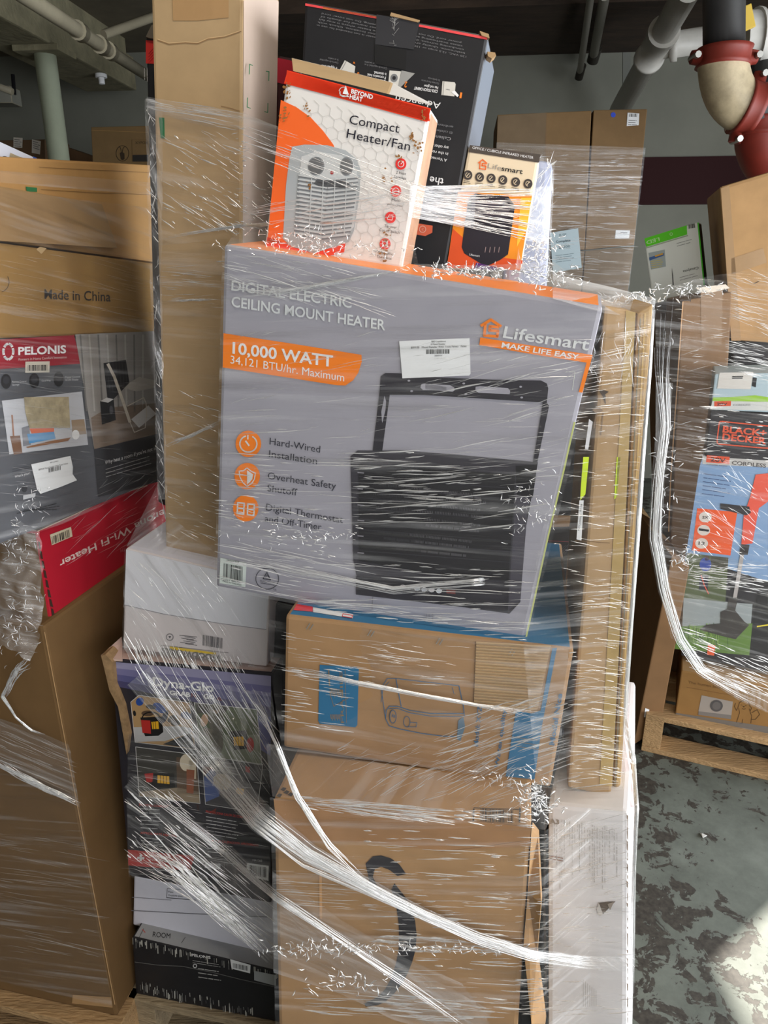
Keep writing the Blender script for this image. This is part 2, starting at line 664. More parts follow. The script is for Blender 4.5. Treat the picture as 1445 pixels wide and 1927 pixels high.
PIPEW = mat('old_white_pipe_paint', (160, 152, 130), 0.55, 0.15, 8)
t = Thing('ceiling_pipe', 'long beige painted pipe running under the ceiling beside the beam', 'pipe')
pa, pb = at(40, -12, 3.2), at(275, 141, 5.0)
t.tube([pa + (pa - pb) * 0.3, pa, pb], 0.032, PIPEW)
for k in (0.35, 0.52, 0.60):
    p = Thing('pipe_coupling', parent=t)
    c = pa.lerp(pb, k); dd = (pb - pa).normalized() * 0.03
    p.tube([c - dd, c + dd], 0.042, PIPEW)
t = Thing('branch_pipe', 'thin beige pipe branching level across the ceiling towards the tall carton', 'pipe')
pa2, pb2 = pa.lerp(pb, 0.56) + Vector((0, 0, 0.06)), at(330, 17, 4.6)
t.tube([pa2, pb2], 0.022, PIPEW)
t = Thing('sprinkler_head', 'small white sprinkler head under the painted ceiling beam', 'sprinkler')
c = at(191, 150, 5.1)
t.tube([(c.x, c.y, zb), (c.x, c.y, zb - 0.02)], 0.035, WHITE)
t.tube([(c.x, c.y, zb - 0.02), (c.x, c.y, zb - 0.055)], 0.018, WHITE)
t = Thing('wall_heater_bracket', 'grey pipe bracket on the back wall at far left', 'bracket')
t.tube([at(-15, 158, 5.3), at(24, 173, 5.3)], 0.02, PIPEW)
t.tube([at(24, 140, 5.35), at(27, 178, 5.35)], 0.012, BLACK)
t.block(at(8, 182, 5.38), (1, 0, 0), (0, 1, 0), (0, 0, 1), 0.16, 0.14, 0.10, mat('grey_bracket', (140, 140, 130), 0.6))

# right hand pipes
PVC = mat('white_plastic_pipe', (182, 180, 174), 0.4, 0.12, 6)
t = Thing('white_drain_pipe', 'white plastic drain pipe slanting down past the tall brown cartons', 'pipe')
q0, q1 = at(1296, -22, 3.9), at(1165, 208, 5.25)
t.tube([q0, q1], 0.062, PVC, 20)
p = Thing('tee_fitting', parent=t)
tc_ = q0.lerp(q1, 0.40)
dd = (q1 - q0).normalized()
p.tube([tc_ - dd * 0.17, tc_ - dd * 0.13, tc_ - dd * 0.129, tc_ + dd * 0.10, tc_ + dd * 0.101, tc_ + dd * 0.13], [0.082, 0.082, 0.074, 0.074, 0.082, 0.082], PVC, 20)
br = at(1345, 72, tc_.y - 0.1)
b0 = tc_ + (br - tc_) * 0.25
p.tube([tc_, b0, b0 + (br - tc_) * 0.03, b0 + (br - tc_) * 0.14], [0.06, 0.06, 0.08, 0.08], PVC, 20)
p = Thing('side_branch', parent=t)
p.tube([b0, br, at(1500, 60, tc_.y - 0.15)], 0.062, PVC, 20)
CONDUIT = mat('grey_conduit', (160, 157, 148), 0.5)
for i, (xa, ya, xb, yb, r, lb) in enumerate(((1112, -10, 1091, 136, 0.020, 'thin grey conduit reaching lowest on the back wall, beside a thicker one'), (1138, -10, 1117, 104, 0.028, 'thicker grey conduit ending higher, left of the white drain pipe'))):
    t = Thing('conduit', lb, 'pipe')
    t.tube([at(xa, ya, 4.3), at(xb, yb, 5.4)], r, CONDUIT)
    p = Thing('end_fitting', parent=t)
    e = at(xb, yb, 5.4)
    p.tube([e + Vector((0, -0.05, 0.03)), e + Vector((0, 0.02, -0.03))], r * 1.35, mat('dark_fitting', (60, 56, 50), 0.6))
BLKP = mat('black_iron_pipe', (34, 33, 32), 0.55, 0.2, 10)
REDP = mat('red_oxide_coupling', (116, 40, 30), 0.5, 0.15, 12)
CREAM = mat('stained_cream_elbow', (170, 156, 128), 0.5, 0.25, 14)
YP = 3.4
t = Thing('black_standpipe', 'thick black standpipe with red couplings and a stained cream elbow', 'pipe')
v0, v1 = at(1362, -40, YP), at(1362, 108, YP)
t.tube([v0, v1], 0.080, BLKP, 22)
p = Thing('elbow', 'stained cream elbow', parent=t)
pts = []
ca, cb, cc = at(1360, 112, YP), at(1362, 190, YP), at(1406, 204, YP)
for i in range(13):
    k = i / 12
    pts.append(ca.lerp(cb, k).lerp(cb.lerp(cc, k), k))
p.tube(pts, [0.098] * 13, CREAM, 24)


def coupling(par, c, d, r):
    p = Thing('coupling', 'red bolted coupling', parent=par)
    d = Vector(d).normalized()
    p.tube([c - d * 0.035, c - d * 0.034, c - d * 0.02, c + d * 0.02, c + d * 0.034, c + d * 0.035], [r * .9, r * 1.12, r * 1.06, r * 1.06, r * 1.12, r * .9], REDP, 24)
    s = d.cross(Vector((0, 1, 0))).normalized()
    for sg in (-1, 1):
        bq = Thing('bolt_lug', parent=p)
        bq.tube([c + s * sg * r * 1.02, c + s * sg * r * 1.38], [0.032, 0.026], REDP, 10)
        bq.tube([c + s * sg * r * 1.28 - Vector((0, 0.05, 0)), c + s * sg * r * 1.28 + Vector((0, 0.03, 0))], 0.013, mat('steel_bolt', (180, 180, 176), 0.35, metal=0.8), 8)


# sub-sub level avoided: lugs hang on the coupling
coupling(t, v1, (0, 0, 1), 0.098)
coupling(t, cc, cc - cb, 0.098)
p = Thing('lower_pipe', parent=t)
p.tube([cc, cc + (cc - cb).normalized() * 0.2, at(1440, 190, YP), at(1500, 215, YP)], 0.09, BLKP, 20)
p.tube([at(1436, 120, YP + .12), at(1432, 250, YP + .12)], 0.10, BLKP, 20)
t = Thing('red_standpipe_elbow', 'large red pipe elbow under the black standpipe at the right edge', 'pipe')
pts = []
ca, cb, cc2 = at(1432, 232, YP + 0.02), at(1425, 318, YP + 0.02), at(1500, 325, YP + 0.02)
for i in range(11):
    k = i / 10
    pts.append(ca.lerp(cb, k).lerp(cb.lerp(cc2, k), k))
t.tube(pts, 0.105, REDP, 24)
coupling(t, at(1434, 240, YP + 0.02), (0, 0, 1), 0.105)
t = Thing('white_main_pipe', 'wide white insulated pipe with a yellow tag at the top right corner', 'pipe')
t.tube([at(1384, 88, YP + .3), at(1560, 78, YP + .3)], 0.135, PVC, 24)
t.tube([at(1410, 88, YP + .3), at(1416, 88, YP + .3)], 0.15, PVC, 24)
p = Thing('valve_tag', 'yellow tag', parent=t)
p.block(at(1405, 34, YP + .12), (1, 0, 0.4), (0, 1, 0), (-0.4, 0, 1), 0.05, 0.02, 0.09, mat('yellow_tag', (190, 160, 60), 0.6), 0.003)

# ------------------------------------------------------------------ pallets
PW = mat('pallet_wood', (168, 136, 96), 0.8, 0.22, 7, 0.5, 40, stretch=(1, 6, 6))
PWG = mat('weathered_pallet_wood', (150, 134, 108), 0.8, 0.25, 7, 0.5, 40, stretch=(1, 6, 6))


def pallet(corner, yaw, w, d, ztop, label, m, group='wooden pallets'):
    y = math.radians(yaw)
    ex = Vector((math.cos(y), -math.sin(y), 0)); ey = Vector((math.sin(y), math.cos(y), 0)); c = Vector((corner[0], corner[1], 0))
    t = Thing('wooden_pallet', label, 'pallet', group)
    t.origin = c + ex * w / 2 + ey * d / 2
    n = 7
    bw = 0.095
    for i in range(n):
        p = Thing('deck_board', parent=t)
        p.block(c + ex * w / 2 + ey * (bw / 2 + (d - bw) * i / (n - 1)) + Vector((0, 0, ztop - 0.0095)), ex, ey, (0, 0, 1), w, bw, 0.019, m, 0.002)
    for i in range(3):
        p = Thing('stringer', parent=t)
        p.block(c + ex * (0.03 + (w - 0.06) * i / 2) + ey * d / 2 + Vector((0, 0, (ztop - 0.019 + 0.019) / 2)), ex, ey, (0, 0, 1), 0.06, d - 0.004, ztop - 0.0385, m, 0.002)
    for i in range(3):
        p = Thing('bottom_board', parent=t)
        p.block(c + ex * w / 2 + ey * (bw / 2 + (d - bw) * i / 2) + Vector((0, 0, 0.0095)), ex, ey, (0, 0, 1), w, bw, 0.019, m, 0.002)
    return t


cm = MAIN0.P(243, 1873)
pallet((cm.x, cm.y - 0.012), 11, 1.02, 1.0, 0.14, 'weathered wooden pallet carrying the tall central stack of heater cartons', PWG)
EX11 = Vector((math.cos(math.radians(11)), -math.sin(math.radians(11)), 0))
lc = LF0.P(219, 1908)
ex12 = Vector((math.cos(math.radians(12)), -math.sin(math.radians(12)), 0))
lp = lc - ex12 * 1.0
pallet((lp.x - 0.0, lp.y - 0.03), 12, 1.01, 1.0, 0.14, 'wooden pallet under the big plain carton at left', PW)
qc = at(1206, 1412, 2.05)
qd = ray(1206, 1412); qc = EYE + qd * (-(CAMZ) / qd.z)
pallet((qc.x, qc.y), 23, 1.1, 0.95, 0.15, 'wooden pallet under the trimmer and dog food cartons at right', PW)
Q0 = Plane((qc.x, qc.y, 0), nrm(23))

# ------------------------------------------------------------------ cartons: centre stack
K_TALL = kraft('kraft_tall', (172, 146, 110)); K_AMZ = kraft('kraft_warm', (162, 127, 88)); K_BLUE = kraft('kraft_blue_box', (152, 120, 86))
K_LEFT = kraft('kraft_left', (110, 84, 53)); K_PALE = kraft('kraft_pale', (168, 140, 104)); K_DARK = kraft('kraft_dim', (160, 128, 90))
K_EDGE = mat('cut_corrugated_edge', (150, 122, 88), 0.9, 0.3, 60)
TAPE = mat('packing_tape', (170, 136, 96), 0.25, 0.06, 20, spec=0.6)
CLEART = mat('amber_tape', (176, 150, 98), 0.2, 0.1, 30, spec=0.7)
DARKC = mat('black_carton', (30, 30, 34), 0.5, 0.15, 25)
WCART = mat('white_carton', (214, 215, 228), 0.55, 0.04, 8, 0.2, 6)

# black corrugated carton at the bottom
bq = [(248, 1764), (540, 1834), (540, 1930), (255, 1864)]
BLK1 = M(0.0)
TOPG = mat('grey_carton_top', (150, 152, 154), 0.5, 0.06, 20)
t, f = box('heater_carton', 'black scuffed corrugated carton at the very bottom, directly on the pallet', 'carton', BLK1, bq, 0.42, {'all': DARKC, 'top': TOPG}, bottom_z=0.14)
rnd = random.Random(5)
SCUFF = ink((178, 178, 172)); SCUFF2 = ink((96, 96, 96))
for i in range(62):
    u = rnd.random()
    a = f.uvp(u, rnd.uniform(0.0, 0.05)); ln = rnd.uniform(4, 15)
    f.line(SCUFF if rnd.random() < .5 else SCUFF2, [a, (a[0] + 0.5, a[1] + ln)], rnd.uniform(0.8, 2.0))
    a = f.uvp(u * .75 + .03, rnd.uniform(0.80, 0.93))
    f.line(SCUFF if rnd.random() < .5 else SCUFF2, [a, (a[0] + 0.5, a[1] + rnd.uniform(4, 16))], rnd.uniform(0.8, 2.0))
f.line(SCUFF2, I2(270, 1500, 420, 1520, 600, 1530, 800, 1570, 1000, 1620, 1230, 1670), 1.4)
f.text(WHITE, 'PELONIS', I2(660, 1460), I2(790, 1478), 5, 0.02)
f.micro(ink((150, 150, 150)), I2(668, 1490), I2(860, 1520), 2, 4, 1.1, 3)
f.arc(WHITE, I2(683, 1527), 3.2, 3.2, 1.6)
f.micro(ink((165, 165, 165)), I2(705, 1545), I2(860, 1568), 3, 8, 1.5, 7)
s_ = sticker(f, I2(925, 1480, 1065, 1520, 1062, 1578, 935, 1545), name='barcode_label')
s_.bars(BLACK, I2(945, 1540), I2(1050, 1562), 9, 4, 18)
s_ = sticker(f, I2(1090, 1560, 1240, 1590, 1240, 1665, 1090, 1625), name='paper_label', label='blank grey label', m=ink((165, 170, 174)))
tp = Face(t, top_of(t), [(262, 1745), (520, 1795), (540, 1834), (248, 1764)])
tp.text(BLACK, 'ROOM', I2(392, 1325), I2(512, 1338), 10, 0.0, up=(0.1, -1))
tp.line(ink((70, 70, 72)), I2(300, 1330, 330, 1270), 1); tp.line(ink((70, 70, 72)), I2(590, 1368, 616, 1330), 1)
tp.line(ink((190, 80, 70)), I2(322, 1276, 340, 1296), 1.4)

# white carton above
wq = [(252, 1648), (525, 1700), (525, 1800), (250, 1741)]
t, f = box('heater_carton', 'plain white carton sandwiched between the scuffed black carton and the photo-printed carton', 'carton', M(0.035), wq, 0.36, WCART)
f.line(ink((150, 150, 160)), I2(252, 1055, 520, 1075), 0.9)
f.line(ink((120, 120, 128)), I2(247, 1146, 700, 1170, 1180, 1190), 1.3)
f.line(ink((70, 70, 76)), I2(492, 995, 488, 1058, 690, 1075), 1.0); f.line(ink((70, 70, 76)), I2(492, 995, 600, 1002), 0.8)
f.text(ink((60, 60, 66)), 'Fast', I2(500, 1022), I2(535, 1026), 3.2); f.text(ink((60, 60, 66)), 'Produits pour', I2(500, 1046), I2(600, 1053), 3.2)

# photo printed carton
dq = [(207, 1240), (513, 1267), (510, 1700), (243, 1648)]
DYP = mat('dark_gloss_print', (44, 42, 50), 0.35, 0.12, 8)
DYT = mat('pinkish_carton_top', (206, 180, 170), 0.6, 0.05, 10)
t, f = box('heater_carton', 'carton printed with four heater photos on black, crushed open at its left corner', 'carton', M(0.005), dq, 0.34, {'all': DYP, 'top': DYT, 'left': mat('dark_plum_print', (70, 48, 56), 0.4, .1, 20)})
sky = [(150, 148, 180), (118, 116, 158), (92, 92, 138), (72, 70, 108)]
for i, c in enumerate(sky):
    f.poly(mat('dusk_sky_%d' % i, c, 0.35), [f.uvp(0.01, 0.012 + .028 * i), f.uvp(0.99, 0.012 + .045 * i), f.uvp(0.99, 0.012 + .045 * (i + 1)), f.uvp(0.01, 0.012 + .028 * (i + 1))])
f.poly(mat('dusk_blue', (70, 76, 140), .35), [f.uvp(.80, .19), f.uvp(.99, .19), f.uvp(.99, .36), f.uvp(.9, .33)])
f.text(WHITE, 'Dyna-Glo', J2(290, 300), J2(858, 362), 17, 0.025, dl=2)
f.text(WHITE, 'GRAB', J2(445, 385), J2(640, 406), 8.5, 0.035, dl=2)
f.text(ink((120, 30, 30)), "N", J2(650, 408), J2(690, 412), 8.5, 0.02, dl=2)
f.text(WHITE, 'GO', J2(765, 418), J2(866, 430), 8.5, 0.035, dl=2)
f.text(ink((120, 30, 30)), 'XL', J2(880, 434), J2(935, 440), 6, 0.02, dl=2)
PANB = ink((205, 205, 205)); TANB = ink((172, 140, 98)); COUNT = ink((178, 178, 180)); HBLK = ink((28, 27, 28)); HRED = ink((176, 44, 40)); HYEL = ink((226, 172, 36)); TBLU = ink((40, 74, 150)); OLIV = ink((84, 96, 66)); SKIN = ink((196, 160, 130)); CAMO = ink((96, 92, 80))


def photo(pts, m):
    f.poly(m, pts, 1)
    f.line(PANB, pts, 1.0, 4, True)


photo(J2(80, 455, 155, 390, 630, 460, 690, 900, 120, 830), TANB)
f.poly(COUNT, J2(105, 690, 530, 680, 650, 700, 640, 745, 400, 820, 120, 828), 2)
f.poly(ink((40, 42, 48)), J2(640, 745, 688, 895, 380, 850), 2)
for x, y, w, h, r, m in ((165, 450, 36, 40, 30, TBLU), (350, 510, 70, 38, 35, TBLU), (400, 590, 26, 62, 20, ink((40, 40, 60))), (270, 500, 50, 22, 10, ink((60, 56, 54))), (470, 610, 30, 50, 60, ink((70, 60, 50))), (115, 560, 26, 14, 80, HBLK), (600, 580, 55, 34, 20, ink((90, 100, 140))), (240, 560, 60, 26, 0, ink((90, 70, 54))), (500, 650, 44, 28, 0, ink((60, 54, 50))), (560, 820, 90, 18, -20, ink((90, 96, 110)))):
    f.ell(m, J2(x, y), w / 4.98, h / 4.98, r, 2)
f.poly(HBLK, J2(170, 600, 370, 590, 385, 735, 340, 770, 215, 775, 200, 740), 3)
f.poly(HRED, J2(175, 622, 262, 628, 270, 752, 190, 742), 4)
f.poly(HYEL, J2(272, 640, 338, 634, 344, 706, 282, 708), 4)
f.line(HBLK, J2(288, 640, 296, 708), 1.0, 5); f.line(HBLK, J2(308, 638, 316, 708), 1.0, 5)
f.arc(HBLK, J2(270, 600), 16, 10, 2, 180, 360, 0, 4)
photo(J2(675, 460, 1262, 525, 1310, 1045, 745, 950), OLIV)
f.poly(ink((66, 64, 58)), J2(685, 465, 1000, 500, 960, 560, 700, 560), 2)
f.poly(ink((120, 128, 108)), J2(720, 760, 1290, 760, 1306, 1035, 748, 945), 2)
f.ell(SKIN, J2(770, 625), 7, 12, 10, 3); f.ell(CAMO, J2(880, 620), 15, 26, -10, 3); f.ell(SKIN, J2(880, 520), 7, 9, 0, 3); f.ell(CAMO, J2(875, 498), 9, 6, 5, 4)
f.ell(CAMO, J2(895, 790), 10, 30, -5, 3); f.ell(ink((110, 104, 90)), J2(840, 760), 20, 9, 30, 3)
f.poly(HBLK, J2(990, 730, 1165, 720, 1185, 890, 1050, 905), 3); f.poly(HYEL, J2(1040, 782, 1138, 776, 1142, 866, 1050, 862), 4); f.ell(HRED, J2(1200, 855), 7, 14, 0, 4)
for x in (1064, 1088, 1112):
    f.line(HBLK, J2(x, 780, x + 4, 864), 0.9, 5)
photo(I2(275, 20, 695, 75, 718, 410, 300, 360), ink((58, 56, 52)))
f.poly(ink((150, 134, 112)), I2(302, 330, 560, 300, 716, 330, 717, 408, 301, 358), 2)
f.poly(ink((96, 76, 58)), I2(555, 90, 690, 100, 712, 350, 560, 340), 2)
f.ell(ink((216, 204, 182)), I2(622, 128), 12, 16, 0, 3); f.poly(ink((206, 192, 168)), I2(640, 110, 690, 130, 690, 240, 655, 240), 3); f.poly(ink((146, 84, 56)), I2(625, 175, 680, 180, 672, 345, 625, 335), 4)
f.poly(HRED, I2(335, 205, 395, 200, 395, 262, 350, 265), 3); f.poly(HBLK, I2(395, 205, 540, 200, 545, 300, 380, 300), 3); f.poly(HYEL, I2(425, 215, 505, 222, 508, 276, 425, 268), 4)
for x in (445, 465, 485):
    f.line(HBLK, I2(x, 215, x + 2, 274), 0.9, 5)
photo(I2(730, 80, 1150, 140, 1110, 470, 755, 415), ink((76, 74, 78)))
f.poly(ink((84, 100, 150)), I2(745, 230, 800, 160, 860, 250, 850, 360, 756, 400), 2); f.poly(ink((96, 44, 44)), I2(735, 150, 800, 165, 740, 220), 2)
f.ell(ink((160, 148, 128)), I2(870, 260), 18, 14, 30, 3); f.poly(HYEL, I2(965, 300, 1020, 310, 1015, 350, 968, 340), 3); f.poly(HRED, I2(1030, 20 + 130, 1060, 160, 1060, 200, 1030, 190), 3)
RT = ink((196, 54, 44)); WT = ink((196, 196, 198))
f.text(RT, 'PROVIDES COMFORT', I2(300, 425), I2(500, 440), 4.5, .01, dl=1)
f.micro(WT, I2(300, 445), I2(460, 455), 6, 7.2, 1.3, 11, dl=1)
f.text(RT, 'PROPORCIONA CALOR DE CONFORT EN', I2(758, 472), I2(1075, 520), 4.5, .01, dl=1)
f.micro(WT, I2(760, 500), I2(1000, 540), 6, 6.4, 1.3, 12, dl=1)
f.text(RT, 'APPROXIMATE HEATING', I2(308, 618), I2(560, 640), 4.5, .01, dl=1)
f.micro(WT, I2(312, 642), I2(470, 662), 3, 6.2, 1.3, 13, dl=1)
f.text(RT, 'TIEMPO DE CALEFACCION APROXIMADO', I2(770, 670), I2(1120, 705), 4.5, .01, dl=1)
f.micro(WT, I2(770, 690), I2(945, 708), 3, 7, 1.3, 14, dl=1)
f.poly(ink((58, 34, 34)), I2(690, 410, 712, 420, 706, 470), 1); f.poly(ink((110, 44, 34)), I2(780, 470, 830, 440, 820, 480), 1)
f.poly(ink((186, 60, 58)), I2(222, 727, 680, 770, 650, 872, 225, 835), 1)
f.poly(WHITE, I2(302, 762, 318, 762, 318, 805, 302, 805), 2); f.poly(WHITE, I2(286, 776, 334, 778, 334, 792, 286, 790), 2)
f.text(ink((236, 210, 206)), 'SAFETY & EMERGENCY', I2(370, 780), I2(590, 802), 5, .01, dl=2)
f.text(ink((236, 210, 206)), 'INSIDE FOR USE', I2(370, 803), I2(560, 824), 4.6, .0, dl=2)
f.poly(ink((188, 190, 194)), I2(755, 815, 858, 825, 858, 862, 750, 852), 1)
f.text(WT, 'HA1360', I2(1080, 806), I2(1145, 812), 4.5, .0, dl=1)
s_ = sticker(f, I2(1040, 818, 1190, 838, 1188, 942, 1034, 905), name='barcode_label')
s_.bars(BLACK, I2(1060, 902), I2(1175, 920), 19, 5, 16)
# crushed opening along the left corner
p = Thing('torn_corner', 'torn cardboard corner', parent=t)
tp = [(190, 1234), (198, 1232), (212, 1246), (216, 1290), (232, 1330), (243, 1385), (238, 1420), (232, 1385), (222, 1330), (206, 1300), (196, 1258)]
vs = [M(-0.006).P(*q) for q in tp]; vb = [v + Vector((0.004, 0.03, 0)) for v in vs]
p.mesh(vs + vb, [tuple(range(len(vs)))] + [(i, (i + 1) % len(vs), len(vs) + (i + 1) % len(vs), len(vs) + i) for i in range(len(vs))], K_EDGE)
p = Thing('top_flap', 'pale raised top flap', parent=t)
a = [M(0.0).P(*q) for q in ((190, 1233), (212, 1240), (230, 1241))]; b = [M(0.05).P(*q) for q in ((229, 1198), (230, 1208), (231, 1219))]
p.mesh(a + b + [v - Vector((0, 0, .004)) for v in a + b], [(0, 1, 4, 3), (1, 2, 5, 4), (6, 7, 1, 0), (7, 8, 2, 1), (6, 9, 10, 7), (7, 10, 11, 8)], DYT)

# white upside down carton
w1 = [(236, 1032), (508, 1094), (502, 1255), (231, 1220)]
t, f = box('heater_carton', 'white carton standing upside down on the photo-printed carton, left of the grey one', 'carton', M(0.020), w1, 0.36, {'all': WCART, 'front': mat('white_carton_warm', (214, 208, 210), .5, .04, 6, .15, 5)})
f.line(ink((130, 130, 138)), I1(205, 525, 480, 590, 900, 660, 1220, 702), 1.2)
f.poly(mat('white_carton_bright', (222, 224, 232), .5), [f.uvp(.005, .01), f.uvp(.995, .01)] + I1(1220, 700, 900, 658, 480, 588, 206, 524), 0)
DT = ink((76, 76, 82))
f.arc(DT, I1(530, 757), 6.5, 6.2, 1.0, dl=1); f.poly(DT, I1(520, 750, 540, 750, 531, 766), 1)
for i in range(7):
    y = 750 + i * 10
    f.line(DT, [I1(725 - (i % 3) * 12, y + 6), I1(600 + (i * 37) % 60, y - 6)], 0.9, 1)
f.bars(DT, I1(905, 840), I1(760, 815), 20, 8, 20, dl=1, up=f.up(I1(800, 800)))
f.poly(ink((222, 190, 60)), I1(530, 823, 860, 868, 860, 882, 530, 845), 1)
f.text(ink((120, 118, 116)), 'WOODWORKS', I1(900, 890), I1(472, 832), 10.5, 0.04, flip=True, dl=2)
f.line(DT, I1(470, 815, 950, 870), 0.7, 1)

# dark carton filling the gap
gq = [(511, 1134), (585, 1152), (585, 1560), (518, 1500)]
t, f = box('heater_carton', 'dark navy carton glimpsed in the gap beside the white upside-down carton', 'carton', M(0.055), gq, 0.40, mat('navy_carton', (30, 33, 44), 0.35, .2, 10))
for pts in (I1(1265, 640, 1278, 625, 1290, 690, 1262, 665), I1(1300, 1165, 1332, 1130, 1335, 1160, 1310, 1165)):
    f.poly(ink((196, 204, 214)), pts)
f.arc(ink((90, 96, 110)), I1(1258, 740), 5, 9, 1, -80, 80)

# tall plain carton
TP = M(0.06)
tq = [(283, -70), (457, -75), (452, 1064), (312, 1037)]
dep = depth_to(TP, (457, 10), 525)
TALLS = mat('kraft_tall_lit_side', (200, 180, 166), 0.65, 0.06, 9, .1, 8)  # daylight falling on this side is put into its paler colour
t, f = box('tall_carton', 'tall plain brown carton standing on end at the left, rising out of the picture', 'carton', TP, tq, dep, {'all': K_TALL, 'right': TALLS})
TALLDEP = dep
CR = ink((142, 112, 78))
f.line(CR, A(765, 195, 820, 215, 900, 208, 960, 212, 1010, 190, 1090, 180, 1170, 152), 1.6)
f.line(ink((206, 176, 134)), A(765, 190, 820, 209, 900, 203, 960, 207, 1010, 185, 1090, 175, 1170, 148), 1.2)
f.line(CR, A(1075, 515, 1120, 525, 1165, 540), 1.2)
p = Thing('packing_tape', 'smooth tape patch', parent=t); fp = f.on(p, 1); fp.poly(TAPE, A(835, -60, 1110, -60, 1110, 85, 960, 100, 840, 100))
p = Thing('green_mark', 'green printed block', parent=t); fp = f.on(p, 2); fp.poly(ink((30, 110, 66)), A(772, 570, 798, 572, 800, 672, 780, 668))
SIDE = Plane(TP.P(457, 10), EX11)
fs = Face(t, SIDE, [(457, 0), (525, 0), (525, 450), (457, 450)])
G_ = ink((30, 120, 74))
for pts in (A(1210, 360, 1212, 312, 1226, 318), A(1292, 346, 1306, 348, 1305, 392), A(1202, 475, 1200, 520, 1216, 526), A(1285, 542, 1300, 546, 1301, 502)):
    fs.line(G_, pts, 1.6)
fs.line(ink((120, 96, 70)), A(1181, 5, 1180, 540), 1.2)

# dark carton with red band behind the tall one
kp = M(0.06 + TALLDEP + 0.02)
kq = [(274, 66), (345, 74), (350, 975), (297, 945)]
t, f = box('heater_carton', 'black carton with a torn red band, peeping out behind the tall brown carton', 'carton', kp, kq, 0.2, DARKC)
f.poly(ink((190, 44, 40)), A(708, 195, 800, 200, 800, 312, 708, 308))
for i in range(4):
    f.line(ink((120, 24, 26)), A(722, 262 + i * 14, 760, 218 + i * 16), 1.2)
p = Thing('torn_flap', 'crumpled torn top flap', parent=t)
tp = A(708, 178, 735, 122, 760, 115, 790, 180, 760, 188, 730, 185)
vs = [kp.P(*q, 0.006) for q in tp]; vb = [v + Vector((0.0, 0.02, 0)) for v in vs]
p.mesh(vs + vb, [tuple(range(len(vs)))] + [(i, (i + 1) % len(vs), len(vs) + (i + 1) % len(vs), len(vs) + i) for i in range(len(vs))], mat('grey_torn_paper', (96, 88, 78), .8))
f.micro(ink((170, 170, 170)), A(714, 330), A(716, 400), 2, 5, 1.2, 3, up=(1, 0))

# red and dark slim carton behind
t, f = box('heater_carton', 'slim dark red carton wedged between the tall brown carton and the black one', 'carton', M(0.32), [(522, 104), (566, 112), (566, 330), (514, 320)], 0.12, {'all': ink((44, 14, 20), .4), 'top': K_EDGE}, bottom_z=M(.055).P(540, 1140).z)
f.poly(ink((150, 18, 40)), A(1345, 280, 1440, 300, 1440, 425, 1345, 400))

# black upside down carton
VP = M(0.09)
vq = [(574, 2), (919, 66), (838, 508), (546, 508)]
VBL = mat('black_print', (34, 34, 37), 0.4, 0.1, 30)
t, f = box('heater_carton', 'large black carton standing upside down at the top of the stack', 'carton', VP, vq, 0.17, {'all': VBL, 'top': K_EDGE, 'right': mat('black_side_sheen', (120, 128, 140), .3)})  # sheen on the black right side is put into its grey colour
f.poly(ink((226, 74, 78)), B(244, 16, 600, 82, 1128, 180, 1126, 193, 600, 92, 243, 27))
f.poly(ink((236, 150, 70)), B(330, 33, 600, 82, 600, 90, 330, 42))
GT = ink((120, 120, 124)); LT = ink((226, 226, 228)); OT = ink((232, 128, 42))
rnd = random.Random(9)
warn = ['120 VAC, 12.5 amps or 1500 watts. Note this heater is not intended for use in', 'bathrooms. Quality areas and similar indoor locations. Check with', 'conducting current, danger. Never locate heater where it may fall', 'cause overheating and fire. Refer to user manual for details of', 'power cord. Do not run cord under carpeting. Do not cover cord']
for i, wl in enumerate(warn):
    f.text(GT, wl, B(1025 - 6 * i, 272 - i * 17), B(300 + 6 * i, 118 - i * 14), 3.4, 0, flip=True)
f.text(LT, 'COOL-TOUCH CABINET', J4(1078, 384), J4(865, 352), 5.4, .03, flip=True)
f.text(LT, 'No red glow', J4(1082, 352), J4(955, 332), 5.4, .01, flip=True)
f.text(GT, 'Cerveza fria al tacto', J4(1090, 318), J4(930, 286), 3.8, 0, flip=True)
f.text(GT, 'Sin brillo rojo', J4(1098, 288), J4(990, 266), 3.8, 0, flip=True)
f.text(LT, 'SAFETY SHUT-OFF', J4(604, 294), J4(430, 266), 5.6, .03, flip=True)
f.text(LT, 'If excessive heat', J4(608, 262), J4(440, 232), 5.4, .01, flip=True)
f.text(LT, 'is detected.', J4(612, 230), J4(500, 212), 5.4, .01, flip=True)
f.text(GT, 'Cierre de seguridad. Si se', J4(618, 180), J4(415, 142), 3.8, 0, flip=True)
f.text(GT, 'detecta un calor excesivo', J4(620, 154), J4(415, 120), 3.8, 0, flip=True)
f.text(LT, 'If tipped over', J4(165, 176), J4(20, 150), 5.4, .01, flip=True)
f.text(GT, 'Cierre de seguridad', J4(176, 130), J4(10, 98), 3.8, 0, flip=True)
f.text(GT, 'Si se vuelca', J4(178, 102), J4(85, 86), 3.8, 0, flip=True)
for st, a_, b_, h_ in (('1', (1300, 408), (1282, 404), 11), ('2', (802, 310), (778, 306), 11), ('3', (366, 226), (346, 222), 11)):
    f.text(OT, st, J4(*a_), J4(*b_), h_, .02, flip=True)
f.text(OT, 'w', J4(330, 128), J4(310, 124), 6, .02, flip=True)
DEV = ink((206, 204, 198))
f.poly(DEV, J4(1120, 302, 1230, 312, 1240, 330, 1228, 440, 1110, 428)); f.line(ink((130, 130, 128)), J4(1134, 306, 1124, 428), 1.0, 1); f.poly(WHITE, J4(1200, 400, 1230, 385, 1268, 430, 1256, 446), 1); f.line(ink((120, 120, 120)), J4(1155, 375, 1185, 380), 1, 1)
